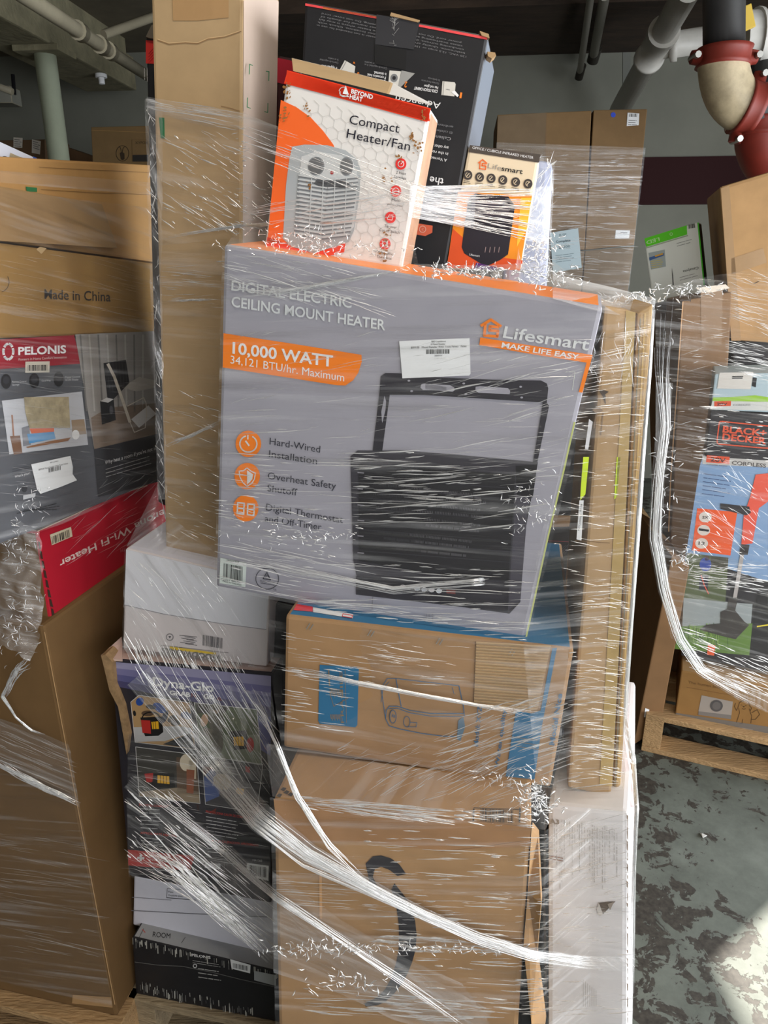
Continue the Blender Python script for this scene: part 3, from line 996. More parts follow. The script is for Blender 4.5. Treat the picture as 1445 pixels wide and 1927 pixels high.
f.poly(ink((150, 150, 148)), J4(750, 205, 870, 232, 740, 358, 715, 350)); f.poly(DEV, J4(640, 205, 745, 214, 715, 352, 628, 330), 1)
f.ell(ink((120, 122, 124)), J4(682, 272), 6.8, 7.6, 0, 2); f.ell(ink((40, 40, 44)), J4(682, 272), 3.2, 3.6, 0, 3)
f.poly(DEV, J4(235, 112, 330, 168, 322, 228, 190, 196)); f.line(ink((130, 130, 128)), J4(248, 122, 206, 198), 1, 1)
f.text(LT, 'Advanced', J4(1106, 498), J4(700, 432), 13, .0, flip=True)
f.text(GT, 'ambiente. El', B(962, 612), B(840, 592), 4.6, 0, flip=True)
f.text(GT, 'El calefactor V', B(958, 640), B(830, 620), 4.6, 0, flip=True)
f.text(ink((150, 150, 154)), 'Calienta to', B(952, 668), B(820, 648), 6, 0, flip=True)
f.text(LT, 'any other.', B(940, 712), B(868, 700), 6, 0, flip=True)
f.text(LT, 'in the room,', B(938, 742), B(830, 724), 6, 0, flip=True)
f.text(LT, 'A Vornado h', B(932, 772), B(826, 754), 6, 0, flip=True)
f.text(LT, 'the p', B(918, 868), B(810, 850), 14, .01, flip=True)
f.text(LT, 'Heat', B(884, 1005), B(780, 985), 13, 0, flip=True)
f.poly(ink((222, 104, 72)), B(772, 1082, 862, 1096, 860, 1130, 826, 1146, 765, 1136)); f.arc(ink((244, 190, 170)), B(813, 1113), 6, 6, 1.4, dl=1); f.text(ink((244, 190, 170)), 'C', B(809, 1118), B(818, 1119), 4, 0, dl=1)
p = Thing('packing_tape', 'clear tape tab over the seam', parent=t); fp = f.on(p, 2)
CT = mat('dark_clear_tape', (54, 54, 58), 0.12, spec=0.8)
fp.poly(CT, B(590, 70, 800, 105, 770, 240, 582, 215)); fp.poly(ink((20, 20, 22)), B(580, 215, 735, 245, 730, 340, 580, 310))
fp.L = 4
for i in range(26):
    a = rnd.uniform(0, 6.28)
    c = B(675, 150 + rnd.uniform(-60, 70)); r = rnd.uniform(5, 22)
    fp.line(ink((150, 150, 150)), [c, (c[0] + r * math.cos(a) * .6, c[1] - abs(r * math.sin(a)) * .8)], .6)
for tp in (B(1128, 250, 1165, 255, 1170, 270, 1150, 285, 1130, 272), B(1090, 150, 1134, 165, 1138, 185, 1100, 172), B(660, 60, 800, 98, 790, 108, 655, 76)):
    p = Thing('torn_flap', 'torn brown cardboard scrap', parent=t)
    vs = [VP.P(*q, 0.003) for q in tp]; vb = [v + Vector((0, 0.02, 0)) for v in vs]
    p.mesh(vs + vb, [tuple(range(len(vs)))] + [(i, (i + 1) % len(vs), len(vs) + (i + 1) % len(vs), len(vs) + i) for i in range(len(vs))], K_PALE)

# compact heater carton
HP = M(-0.07)
hq = [(540, 132), (811, 204), (756, 506), (497, 466)]
BW = mat('white_gloss_print', (222, 220, 218), 0.35, .03, 20); BR_ = mat('orange_red_print', (232, 62, 32), 0.4); BO_ = mat('orange_print_warm', (238, 104, 44), 0.4)
t, f = box('heater_carton', 'white and orange-red compact heater carton standing on the grey carton', 'carton', HP, hq, 0.07, {'all': BW, 'top': K_PALE, 'right': mat('carton_side_tan', (178, 140, 112), .5, .2, 40), 'left': BO_})
HEX = ink((196, 194, 192))
hr = 13.0
for r in range(24):
    for c in range(20):
        u = Vector((0.967, 0.255)); v = Vector((-0.19, 0.98))
        ctr = Vector((545, 190)) + u * (c * hr * 1.732 + (r % 2) * hr * .866) + v * (r * hr * 1.5)
        if not (520 < ctr.x < 790 and 190 < ctr.y < 480):
            continue
        lft = 540 + (ctr.y - 132) * (-0.129); rgt = 811 - (ctr.y - 204) * 0.182
        if ctr.x < lft + 14 or ctr.x > rgt - 16 or ctr.y > 466 + (ctr.x - 497) * .154 - 18 or ctr.y < 152 + (ctr.x - 537) * .258 + 26:
            continue
        pts = [ctr + u * hr * math.sin(math.radians(60 * k)) + v * hr * math.cos(math.radians(60 * k)) for k in range(4)]
        f.line(HEX, pts, 0.8)
f.poly(BR_, [(540, 134)] + B(845, 530, 848, 590, 140, 405) + [(540, 136)], 1)
f.poly(BR_, [f.uvp(0, 0), f.uvp(1, 0), B(836, 592), B(147, 405)], 1)
f.poly(BO_, B(125, 485, 200, 520, 270, 570, 330, 635, 380, 702, 420, 800, 420, 1180, 60, 1180, 75, 1000), 1)
f.poly(BR_, B(60, 1150, 280, 1230, 440, 1170, 432, 1225, 330, 1250, 50, 1210), 1)
f.text(WHITE, 'BEYOND', B(465, 452), B(570, 482), 8.5, .03, dl=2); f.text(WHITE, 'HEAT', B(458, 478), B(520, 494), 8.5, .03, dl=2)
f.arc(WHITE, B(432, 452), 8, 6.5, 2.2, 0, 190, 10, dl=2); f.poly(WHITE, B(425, 455, 440, 415, 455, 460), 2); f.arc(WHITE, B(430, 445), 8.5, 8.5, 1.4, 190, 300, dl=2); f.line(WHITE, B(412, 462, 455, 470), 1.6, 2)
NAVY = ink((24, 24, 40))
f.text(NAVY, 'Compact', B(456, 600), B(698, 645), 18, .0, dl=2); f.text(NAVY, 'Heater/Fan', B(443, 668), B(750, 732), 18, .0, dl=2)
# printed heater
HG, HG2, HG3 = ink((168, 174, 178)), ink((196, 200, 202)), ink((122, 126, 130))
f.poly(HG, B(180, 712, 240, 702, 350, 705, 440, 730, 495, 775, 514, 830, 505, 960, 480, 1120, 455, 1175, 300, 1225, 180, 1200, 135, 1160, 150, 900, 165, 780), 2)
f.poly(HG2, B(225, 760, 300, 735, 420, 755, 490, 820, 500, 870, 480, 1100, 440, 1150, 215, 1160, 212, 900), 3)
for x, y in ((296, 806), (444, 808)):
    f.ell(HG3, B(x, y), 15.5 if x < 400 else 12.5, 17.5, 0, 4); f.ell(ink((104, 106, 108)), B(x, y), 13 if x < 400 else 10.5, 15, 0, 5); f.arc(WHITE, B(x, y), 17 if x < 400 else 13.5, 19, 1, -40, 60, 0, 4)
f.ell(ink((160, 60, 60)), B(373, 838), 3.2, 3.6, 0, 4)
for i in range(15):
    y = 858 + i * 20
    d0, d1 = 212 - i * 1.5, 500 - i * 3
    f.line(HG3, B(d0, y, (d0 + d1) / 2, y + 22, d1, y + 6), 3.6, 4); f.line(HG2, B(d0, y - 7, (d0 + d1) / 2, y + 15, d1, y), 2.6, 5)
f.poly(ink((84, 86, 90)), B(300, 872, 440, 880, 470, 905, 440, 912, 310, 905, 285, 890), 5)
for x in (268, 325, 382, 438):
    f.line(HG2, B(x + 6, 868, x - 6, 1140), 1.6, 6)
IC = ink((222, 48, 44))
ics = [((708, 796), ['2 Heat', 'Settings']), ((683, 928), ['Multi', 'protection']), ((657, 1056), ['Tip-over', 'Cut off Switch']), ((631, 1184), ['Adjustable', 'Thermostat'])]
for k, (c, ls) in enumerate(ics):
    c = B(*c)
    f.ell(IC, c, 10.2, 10.8, 0, 2)
    if k == 0:
        f.ell(WHITE, c, 6, 6.4, 0, 3); f.ell(IC, c, 4.6, 5, 0, 4); f.line(WHITE, [c, (c[0] + 5, c[1] - 5)], 1.2, 5)
    elif k == 1:
        f.arc(WHITE, c, 6, 6, 1, dl=3); f.line(WHITE, [(c[0] - 6, c[1]), (c[0] + 6, c[1] + 1)], 1, 3)
    elif k == 2:
        f.line(WHITE, [(c[0] - 6, c[1] + 2), (c[0] - 2, c[1] - 5), (c[0] + 5, c[1] - 3), (c[0] + 3, c[1] + 5), (c[0] - 5, c[1] + 4)], 1, 3, True)
    else:
        f.arc(WHITE, (c[0] - 1, c[1]), 4, 4.4, 1.6, dl=3); f.line(WHITE, [(c[0] + 4, c[1] - 5), (c[0] + 4, c[1] + 5)], 2, 3)
        for a in range(0, 360, 45):
            q_ = math.radians(a); f.line(WHITE, [(c[0] + 6.5 * math.cos(q_), c[1] + 6.5 * math.sin(q_)), (c[0] + 8.5 * math.cos(q_), c[1] + 8.5 * math.sin(q_))], 1, 3)
    hw = (9, 10, 10, 12)[k] * (1.0)
    for j, l in enumerate(ls):
        w_ = 2.2 * len(l) * 0.52 + 2
        yy = c[1] + 19 + j * 8.5
        f.text(NAVY, l, (c[0] - w_ * 1.05 - 2 * j, yy - .12 * w_), (c[0] + w_ * 1.05 - 2 * j, yy + .2 * w_), 5.2, .0, dl=2)
STAIN = ink((150, 106, 58))
rnd = random.Random(21)
for cx_, cy_, n_, sp in ((760, 665, 16, 14), (790, 720, 14, 20), (700, 760, 8, 20), (640, 860, 8, 30), (640, 1150, 16, 22), (620, 1235, 14, 24), (250, 520, 8, 16), (155, 440, 20, 26), (262, 900, 6, 16), (820, 560, 10, 22), (140, 560, 14, 24)):
    for i in range(n_):
        c = B(cx_ + rnd.gauss(0, sp * .5), cy_ + rnd.gauss(0, sp * .8))
        f.ell(STAIN, c, rnd.uniform(.6, 2.6), rnd.uniform(.6, 3.4), rnd.uniform(0, 90), 6, n=7)
p = Thing('open_flap', 'bent brown open top flap', parent=t)
fl = [HP.P(*q) for q in B(185, 345, 420, 400, 640, 455, 835, 505)]
tip = [HP.back(.07).P(*q) for q in B(178, 282, 440, 345, 660, 400, 860, 505)]
p.mesh(fl + tip, [(0, 1, 5, 4), (1, 2, 6, 5), (2, 3, 7, 6)], K_TALL)
p.mesh([v + Vector((0, .004, .001)) for v in fl + tip], [(4, 5, 1, 0), (5, 6, 2, 1), (6, 7, 3, 2)], BW)

# small infrared heater carton
LP = M(0.09)
lq = [(882, 273), (1016, 291), (978, 508), (838, 508)]
CREAMP = mat('cream_print', (222, 206, 178), 0.4)
t, f = box('heater_carton', 'small cream and orange infrared heater carton right of the black upside-down carton', 'carton', LP, lq, 0.14, {'all': CREAMP, 'top': K_EDGE})
f.poly(ink((74, 66, 60)), B(1042, 704, 1385, 750, 1378, 790, 1036, 738))
f.text(WHITE, 'OFFICE / CUBICLE INFRARED HEATER', B(1054, 722), B(1350, 772), 5, .0, dl=1)
LO = ink((228, 104, 40))


def house(ff, m, cr, x0, y0, x1, y1, w, dl=1):
    """the little house mark: roof stroke over a squared letter coil"""
    def q(u, v):
        return cr(x0 + (x1 - x0) * u + 0, y0 + (y1 - y0) * v)
    ff.line(m, [q(-.05, .36), q(.5, .0), q(1.05, .40)], w, dl)
    ff.line(m, [q(.17, .30), q(.12, .98)], w, dl)
    ff.line(m, [q(.12, .98), q(.86, 1.04), q(.90, .70), q(.42, .66), q(.45, .42), q(.92, .46)], w, dl)


house(f, LO, B, 1086, 775, 1124, 820, 2.0)
f.text(ink((150, 144, 136)), 'Life', B(1128, 815), B(1195, 828), 9.5, .0, dl=1); f.text(BLACK, 'smart', B(1195, 828), B(1298, 845), 9.5, .012, dl=1)
for i, (x, y) in enumerate(((1033, 850), (1090, 860), (1146, 866), (1203, 874), (1265, 884), (1325, 892))):
    f.ell(ink((62, 56, 54)), B(x, y), 8.4, 9, 0, 1); f.arc(CREAMP, B(x, y), 4.2, 4.4, 1.4, 20 * i, 250 + 15 * i, dl=2); f.line(CREAMP, B(x - 6, y + 6, x + 6, y - 8), 1.3, 2)
    f.micro(BLACK, B(x - 20, y + 28), B(x + 18, y + 33), 2, 3, .9, i, dl=1)
f.poly(ink((240, 146, 32)), B(985, 930, 1345, 950, 1285, 1310, 930, 1300), 1)
f.poly(ink((226, 84, 34)), B(960, 1110, 1100, 1235, 1300, 1265, 1285, 1312, 930, 1300), 2)
f.poly(ink((244, 190, 60)), B(1290, 960, 1342, 960, 1320, 1110, 1270, 1200), 2)
f.poly(ink((34, 30, 40)), B(1070, 940, 1230, 955, 1262, 1000, 1228, 1235, 1190, 1262, 1120, 1295, 1015, 1230, 1003, 1200, 1035, 960), 3)
f.poly(ink((60, 54, 66)), B(1075, 965, 1215, 975, 1240, 1005, 1225, 1060, 1040, 1045, 1050, 985), 4)
f.text(WHITE, 'Lifesmart', B(1040, 1240), B(1090, 1248), 4, 0, dl=4)
for i in range(4):
    f.line(ink((150, 130, 130)), B(1120 + 22 * i, 1200, 1116 + 22 * i, 1225), 1.2, 4)
f.poly(ink((92, 44, 120)), B(1075, 1275, 1180, 1300, 1170, 1311, 1060, 1308), 4)

# blue-white wrapped carton behind
t, f = box('heater_carton', 'bluish white film-wrapped carton behind the small cream infrared heater carton', 'carton', M(0.29), [(955, 296), (1041, 303), (1030, 515), (945, 505)], .14, mat('pale_blue_carton', (150, 158, 188), .4, .08, 10), bevel=.012, bottom_z=M(.28).P(1030, 590).z)

# ------------------------------------------------------------------ grey ceiling heater carton
GPL = Plane(M(-0.118).P(720, 850), nrm(15, 4))
gq = [(421, 459), (1135, 577), (985, 1213), (406, 1104)]
GREY = mat('grey_print', (158, 157, 168), 0.42, .03, 8, .10, 5)
t, f = box('heater_carton', 'big grey ceiling mount heater carton tilted to one side in the middle of the stack', 'carton', GPL, gq, 0.12, {'all': GREY, 'top': mat('orange_carton_top', (236, 140, 70), .45, .05, 12), 'right': GREY}, bevel=.005)
GREYBOX = t
GW = ink((214, 218, 220)); GD = ink((44, 44, 56))
f.text(GW, 'DIGITAL ELECTRIC', G1(116, 348), G1(858, 458), 20, .016, dl=1)
f.text(GW, 'CEILING MOUNT HEATER', G1(116, 448), G1(1066, 596), 20, .016, dl=1)
f.poly(ORANGE, [(420.5, 627)] + G1(200, 635, 500, 680, 920, 748, 922, 790, 900, 860, 868, 905, 820, 938, 770, 936, 62, 826), 1)
f.text(WHITE, '10,000 WATT', G1(122, 738), G1(742, 822), 22, .022, dl=2)
f.text(WHITE, '34,121 BTU/hr. Maximum', G1(110, 800), G1(812, 912), 15.5, .0, dl=2)
house(f, ORANGE, G2, 345, 455, 450, 552, 5.2)
f.text(GW, 'Lifesmart', G2(468, 562), G2(985, 640), 23, .012, dl=1)
f.poly(ORANGE, G2(333, 562, 700, 620, 1012, 668, 950, 896, 928, 892, 975, 714, 700, 672, 327, 608), 1)
f.text(WHITE, 'MAKE LIFE EASY', G2(460, 622), G2(926, 696), 10, .02, dl=2)
# icons and feature text
for (cx_, cy_, k) in ((221, 1298, 0), (214, 1498, 1), (205, 1696, 2)):
    c = G1(cx_, cy_)
    f.ell(ORANGE, c, 24, 25, 0, 1)
    if k == 0:
        f.arc(GW, c, 16, 15.5, 2.6, -60, 250, dl=2); f.line(GW, [(c[0] - 5, c[1] - 5), (c[0] + 1, c[1] + 3)], 3, 2); f.line(GW, [(c[0] - 1, c[1] - 16), (c[0] - 1, c[1] - 9)], 2.4, 2)
    elif k == 1:
        sh = G3(212, 330, 240, 352, 264, 362, 258, 400, 240, 428, 212, 444, 186, 420, 168, 385, 164, 350, 190, 348)
        f.line(GW, sh, 1.8, 2, True); f.poly(GW, G3(213, 345, 250, 370, 245, 400, 213, 435), 2)
    else:
        for ox in (150, 213):
            for sgm in ((0, 0, 40, 4), (0, 33, 40, 37), (-3, 66, 38, 72), (0, 0, -3, 66), (40, 4, 37, 70)):
                f.line(GW, G3(ox + 5 + sgm[0], 545 + sgm[1] + (ox - 150) * .12, ox + 5 + sgm[2], 545 + sgm[3] + (ox - 150) * .12), 2.6, 2)
f.text(GD, 'Hard-Wired', G3(352, 185), G3(664, 236), 13.5, .0, dl=1); f.text(GD, 'Installation', G3(348, 262), G3(645, 308), 13.5, .0, dl=1)
f.text(GD, 'Overheat Safety', G3(340, 398), G3(762, 462), 13.5, .0, dl=1); f.text(GD, 'Shutoff', G3(338, 474), G3(522, 502), 13.5, .0, dl=1)
f.text(GD, 'Digital Thermostat', G3(330, 592), G3(805, 672), 13.5, .0, dl=1); f.text(GD, 'and Off-Timer', G3(322, 662), G3(672, 716), 13.5, .0, dl=1)
# printed heater on the grey carton
HB, HB2, HB3 = ink((42, 40, 48)), ink((54, 52, 60)), ink((30, 29, 34))
f.poly(HB, G1(1040, 880, 1068, 860, 1160, 862, 1445, 893) + G2(0, 800, 420, 818, 700, 822, 735, 840, 744, 870, 735, 955, 748, 975, 742, 1010) + G2(675, 1330, 652, 1320, 712, 955, 0, 910) + G1(1095, 995, 1048, 1345, 990, 1340, 1030, 1000), 1)
for pts in (G1(1290, 930, 1310, 925, 1445, 945, 1445, 968, 1300, 965, 1284, 950), G2(0, 842, 150, 850, 175, 865, 178, 882, 165, 890, 0, 876), G2(305, 860, 330, 856, 500, 868, 514, 885, 510, 905, 320, 896, 303, 880)):
    f.poly(GREY, pts, 2)
for x, y in ((1213, 908), (1230, 972)):
    f.ell(GREY, G1(x, y), 2.6, 1.8, 0, 2)
for x, y in ((233, 840), (245, 905), (577, 860), (583, 925)):
    f.ell(GREY, G2(x, y), 2.6, 1.8, 0, 2)
f.poly(GREY, G1(1062, 1000, 1072, 1035, 1068, 1090, 1048, 1170, 1042, 1100, 1055, 1040), 2)
f.poly(HB2, J5(70, 140, 120, 100, 420, 100, 800, 130, 1345, 180, 1260, 640, 1225, 1130, 1150, 1210, 830, 1165, 108, 1080, 112, 945, 90, 850), 1)
f.poly(HB3, J5(125, 190, 1190, 265, 1145, 985, 790, 970, 125, 850), 2)
f.poly(HB, J5(108, 960, 820, 985, 1145, 1000, 1140, 1200, 830, 1160, 108, 1078), 2)
f.poly(ink((70, 68, 78)), J5(1200, 300, 1290, 300, 1225, 1120, 1140, 1190), 2)
f.poly(ink((26, 25, 30)), J5(1195, 205, 1340, 195, 1310, 420, 1200, 400), 2)
SL = ink((86, 84, 90)); SLD = ink((58, 57, 63))
for (x0, y0, x1, y1) in ((230, 320, 960, 400), (540, 350, 960, 420), (230, 430, 960, 500), (230, 520, 960, 605), (360, 575, 950, 645), (235, 640, 900, 715), (300, 690, 880, 752), (380, 760, 860, 810), (230, 390, 1000, 450), (250, 480, 980, 545)):
    n = 66
    for i in range(n):
        k = i / n
        if (i * 7 + x0) % 11 == 0:
            continue
        a = J5(x0 + (x1 - x0) * k, y0 + (y1 - y0) * k)
        f.line(SL if k > .35 else SLD, [a, (a[0] - .3, a[1] + 3.6)], 1.3, 3)
for i in range(9):
    f.line(HB2, J5(130, 205 + i * 72, 1160, 285 + i * 72), 1.2, 3)
for x, y, m in ((425, 1028, (190, 170, 172)), (524, 1040, (176, 188, 204)), (572, 1046, (186, 190, 200)), (622, 1048, (196, 190, 196)), (672, 1055, (190, 196, 206))):
    f.ell(ink(m), J5(x, y), 5, 4, 0, 3); f.arc(WHITE, J5(x, y), 5, 4, .8, dl=4)
f.poly(ink((110, 60, 58)), J5(722, 1045, 785, 1052, 783, 1078, 722, 1070), 3)
for y in (250, 360, 470, 575, 680, 795):
    f.micro(ink((140, 138, 146)), J5(120, y), J5(165, y + 4), 1, 4, 2, y, dl=3)
for x in (165, 185, 210):
    f.line(ink((130, 128, 136)), J5(x - 60 + 480, 1150 + 60, x - 62 + 480, 1320), 1.0, 3)
f.line(ink((110, 108, 112)), J5(222, 1090, 216, 1180), 1.0, 1)
f.poly(ink((120, 62, 70)), G3(512, 1175, 600, 1180, 600, 1140, 560, 1140), 0) if False else None
# lime glued edge along its right side
f.line(ink((188, 196, 120)), [(1081, 795), (1062, 880), (1030, 1015), (988, 1208)], 3.2, 1)
f.line(ink((226, 232, 220)), G2(850, 770, 905, 770, 890, 880), .7, 1)
# barcode and certification mark
s_ = sticker(f, G3(48, 885, 210, 918, 202, 1068, 42, 1042), name='barcode_label', label='white product barcode label', m=ink((206, 216, 212)))
s_.text(BLACK, 'Model:CE2JR', G3(88, 905), G3(165, 918), 3.4, 0); s_.bars(BLACK, G3(66, 1008), G3(186, 1030), 27, 2, 20)
s_.text(BLACK, '70027 90645 7', G3(52, 1022), G3(190, 1046), 3.2, 0); s_.text(BLACK, 'MADE IN THAILAND', G3(62, 1034), G3(178, 1060), 3.4, .0)
f.arc(GD, G3(338, 1015), 21.5, 20, 1.3, dl=1, n=32); f.line(GD, G3(312, 1016, 336, 975, 358, 1022), 1.6, 1, True); f.line(GD, G3(325, 1008, 338, 990, 348, 1012), 1.0, 1, True)
f.text(GD, 'TUVRheinland', G3(292, 1035), G3(385, 1047), 3.8, 0, dl=1); f.line(GD, G3(298, 1042, 382, 1056), .9, 1); f.text(GD, 'US', G3(376, 1086), G3(394, 1090), 3.2, 0, dl=1)
# price sticker
s_ = sticker(f, [(751, 642), (830, 638)] + G2(268, 566, 274, 780, 266, 792) + [(757, 712)], name='price_sticker', label='white printed price sticker')
s_.text(BLACK, 'B&D Liquidators', G2(38, 592), G2(125, 590), 3.4, 0, up=(0, -1)); s_.text(BLACK, '6 Mixed Retailer', G2(34, 608), G2(122, 606), 3.4, 0, up=(0, -1))
s_.text(BLACK, '$899.00   Mixed Retailer With Tools Pallets   Pallet', (773, 656), G2(250, 620), 4, .0, up=(0, -1)); s_.bars(BLACK, G2(8, 662), G2(152, 660), 8.6, 6, 26, up=(0, -1)); s_.text(BLACK, '26845MX', G2(56, 676), G2(104, 675), 2.6, 0, up=(0, -1))

# black carton deep behind the grey one
t, f = box('heater_carton', 'black carton with a blue lower edge, in the gap right of the grey carton', 'carton', M(0.28), [(955, 574), (1128, 600), (1100, 1222), (935, 1205)], .15, mat('black_carton_blue', (24, 24, 28), .4, .2, 20), bottom_z=.14)
f.poly(mat('blue_print_band', (40, 100, 150), .4), [(940, 1128), (1100, 1130), (1099, 1216), (938, 1200)])
f.poly(ink((120, 92, 62)), G4(730, 350, 880, 355, 870, 420, 720, 425)); f.line(ink((120, 50, 60)), G4(720, 505, 910, 515), 1)
f.poly(ink((70, 72, 78)), G2(905, 960, 930, 900, 925, 1000, 890, 1060))
for i in range(9):
    f.line(ink((58, 58, 64)), G4(690 + 22 * i, 640 - 8 * i, 760 + 22 * i, 570 - 9 * i), 1.2)

# two long brown cartons on end
RP = M(-0.115)
t, f = box('tall_carton', 'brown carton on end with lime marks, next to the grey carton right edge', 'carton', RP, [(1137, 575), (1197, 588), (1150, 1500), (1068, 1482)], 0.30, K_PALE)
LIMEP = LIME
f.poly(LIMEP, G4(955, 0, 990, 0, 968, 225, 936, 262, 942, 160)); f.poly(ink((206, 206, 210)), G2(990, 1055, 1012, 1072, 985, 1240, 965, 1235))
f.poly(LIMEP, G4(1158, 0, 1180, 0, 1158, 240, 1142, 258))
p = Thing('paper_label', 'narrow white strip label', parent=t); fp = f.on(p, 2); fp.poly(ink((214, 216, 218)), G4(932, 262, 958, 262, 944, 505, 914, 498)); fp.L = 3
fp.text(BLACK, 'KUTCLOWN71', G4(932, 445), G4(948, 345), 3.4, .0, up=(-1, -.1)); fp.text(BLACK, '02 08', G4(942, 330), G4(950, 285), 3, .0, up=(-1, -.1))
KI = ink((70, 60, 52))
f.poly(KI, G2(1050, 885, 1075, 878, 1110, 890, 1088, 905, 1092, 925, 1080, 945, 1072, 915)); f.line(KI, G2(1085, 925, 1088, 960), 2)
f.poly(ink((130, 108, 86)), G2(1010, 1000, 1040, 985, 1075, 1000, 1060, 1015, 1030, 1020)); f.line(ink((120, 100, 80)), G2(1035, 1020, 1020, 1110), 2.2); f.line(ink((130, 108, 86)), G2(1075, 1020, 1060, 1150), 2.4)
f.line(ink((110, 84, 56)), G4(905, 505, 1115, 520), 1.0)
p = Thing('packing_tape', 'shiny amber tape strip', parent=t); fp = f.on(p, 1); fp.poly(CLEART, [(1178, 584), (1196, 588), (1152, 1480), (1128, 1476)])
t, f = box('tall_carton', 'slimmer brown carton on end forming the right edge of the centre stack', 'carton', M(-0.105), [(1199, 590), (1229, 571), (1168, 1478), (1153, 1498)], 0.28, kraft('kraft_edge', (166, 138, 96)))
f.line(ink((110, 106, 88)), [(1205, 600), (1190, 900), (1166, 1300), (1157, 1480)], 2.0); f.line(ink((186, 156, 98)), [(1214, 590), (1200, 860), (1172, 1300), (1162, 1470)], 3.0)

# brown carton with blue print
BP = M(-0.135)
uq = [(537, 1158), (1080, 1222), (1036, 1482), (533, 1406)]
BLUEI = mat('blue_print', (48, 106, 144), 0.55)
t, f = box('ice_maker_carton', 'brown carton with blue line drawing, under the grey carton and above the smile carton', 'carton', BP, uq, 0.38, {'all': K_BLUE, 'top': BLUEI}, bevel=.005)
LB = ink((58, 98, 132))
f.poly(BLUEI, I3(262, 338, 440, 350, 452, 360, 445, 630, 435, 642, 262, 624, 255, 610), 0)
LK = ink((132, 116, 94))
f.line(LK, I3(310, 470, 400, 500, 330, 540, 310, 470), .9, 1); f.line(LK, I3(305, 360, 310, 440), 2.2, 1); f.line(LK, I3(385, 360, 392, 620), .8, 1)
for i in range(10):
    f.line(LK, I3(312 + i * 6.5, 450 + i, 316 + i * 6.5, 495 - (i % 3) * 6), 1.2, 1)
for i in range(9):
    f.line(LK, I3(315 + i * 6, 580, 318 + i * 6, 600 + (i % 2) * 8), 1.2, 1)
f.text(LK, 'FRAGILE', I3(380, 620), I3(372, 370), 6, 0, up=(-1, .05), dl=1)
# the line drawing
f.line(LB, I3(632, 405, 760, 420, 938, 440), 1.3, 1); f.line(LB, I3(632, 405, 640, 450, 658, 540), 1.5, 1); f.line(LB, I3(938, 440, 960, 540, 965, 590), 1.6, 1)
f.line(LB, I3(632, 405, 590, 405, 560, 450, 570, 520, 582, 600), 1.3, 1); f.line(LB, I3(600, 540, 640, 540, 700, 560, 800, 575, 960, 575), 1.6, 1); f.line(LB, I3(598, 552, 640, 550, 700, 572, 800, 588, 955, 590), 1.2, 1)
f.line(LB, I3(582, 600, 600, 635, 650, 650, 760, 672, 860, 685, 930, 685), 1.5, 1); f.line(LB, I3(600, 540, 585, 560, 582, 600), 1.4, 1)
f.ell(K_BLUE, I3(620, 590), 7, 13, 0, 1); f.arc(LB, I3(618, 590), 6, 12, 1.2, dl=2); f.text(LB, 'ice', I3(612, 590), I3(628, 596), 8, .02, dl=2)
f.arc(LB, I3(685, 615), 6, 10, 1.1, dl=2); f.line(LB, I3(680, 640, 730, 640, 735, 620, 700, 618), 1, 2)
f.poly(ink((86, 112, 132)), I3(935, 610, 960, 590, 968, 640, 945, 708, 928, 700), 1); f.line(LB, I3(560, 520, 570, 450, 600, 420), 1.0, 1); f.line(LB, I3(905, 448, 915, 480), 1.0, 1)
f.text(LB, 'Model: XYZ', I3(1030, 735), I3(1050, 540), 8.5, .02, up=(-1, -.08), dl=1)
f.text(LB, 'Water quality', I3(1130, 840), I3(1168, 555), 8, .02, up=(-1, -.12), dl=1)
f.poly(BLUEI, I3(1392, 258, 1414, 255, 1340, 640, 1305, 895, 1165, 880, 1215, 560, 1290, 575, 1335, 560), 1)
for i in range(3):
    f.line(LK, I3(1205 + i * 4, 690 + i * 22, 1320 + i * 2, 705 + i * 22), 1.0, 2)
f.text(LB, 'Model Nice', I3(1400, 730), I3(1440, 480), 10, .03, up=(-1, -.15), dl=1)
RIBM = kraft('bare_flutes', (178, 152, 116))
p = Thing('torn_fluting', 'bare ribbed cardboard where the face is torn off', parent=t)
fp = f.on(p, 1)
pa_ = [I3(1022, 225), I3(1385, 245), I3(1318, 560), I3(1010, 535)]
for i in range(22):
    k0, k1 = i / 22, (i + .55) / 22
    L_ = lambda k: Vector(pa_[0]).lerp(Vector(pa_[3]), k)
    R_ = lambda k: Vector(pa_[1]).lerp(Vector(pa_[2]), k)
    a0, a1, am = (L_(k0), R_(k0)), (L_(i / 22 + 1 / 22), R_(i / 22 + 1 / 22)), (L_(i / 22 + .5 / 22), R_(i / 22 + .5 / 22))
    o1, o2 = .0006, .0032
    v = [BP.P(*a0[0], o1), BP.P(*a0[1], o1), BP.P(*am[1], o2), BP.P(*am[0], o2), BP.P(*a1[1], o1), BP.P(*a1[0], o1)]
    p.mesh(v, [(0, 1, 2, 3), (3, 2, 4, 5)], RIBM)
STAP = mat('steel_staple', (196, 196, 192), .3, metal=.7)
for x, y in ((208, 150), (505, 182), (838, 222), (1190, 275)):
    p = Thing('staple', parent=t)
    fp = f.on(p, 4)
    for o in (0, 16):
        fp.line(STAP, I3(x - 10 + o, y + 14 + o * .3, x + 6 + o, y - 12 + o * .3), 1.8)
tp = Face(t, top_of(t), [(540, 1140), (700, 1165), (700, 1180), (537, 1158)])
tp.poly(ink((214, 62, 70)), I3(135, 72, 150, 42, 228, 56, 228, 80), 0); tp.poly(ink((216, 218, 220)), I3(230, 58, 425, 92, 422, 112, 230, 82), 0); tp.line(ink((214, 62, 70)), I3(375, 90, 422, 98, 418, 110, 372, 102), 1.2, 1, True)

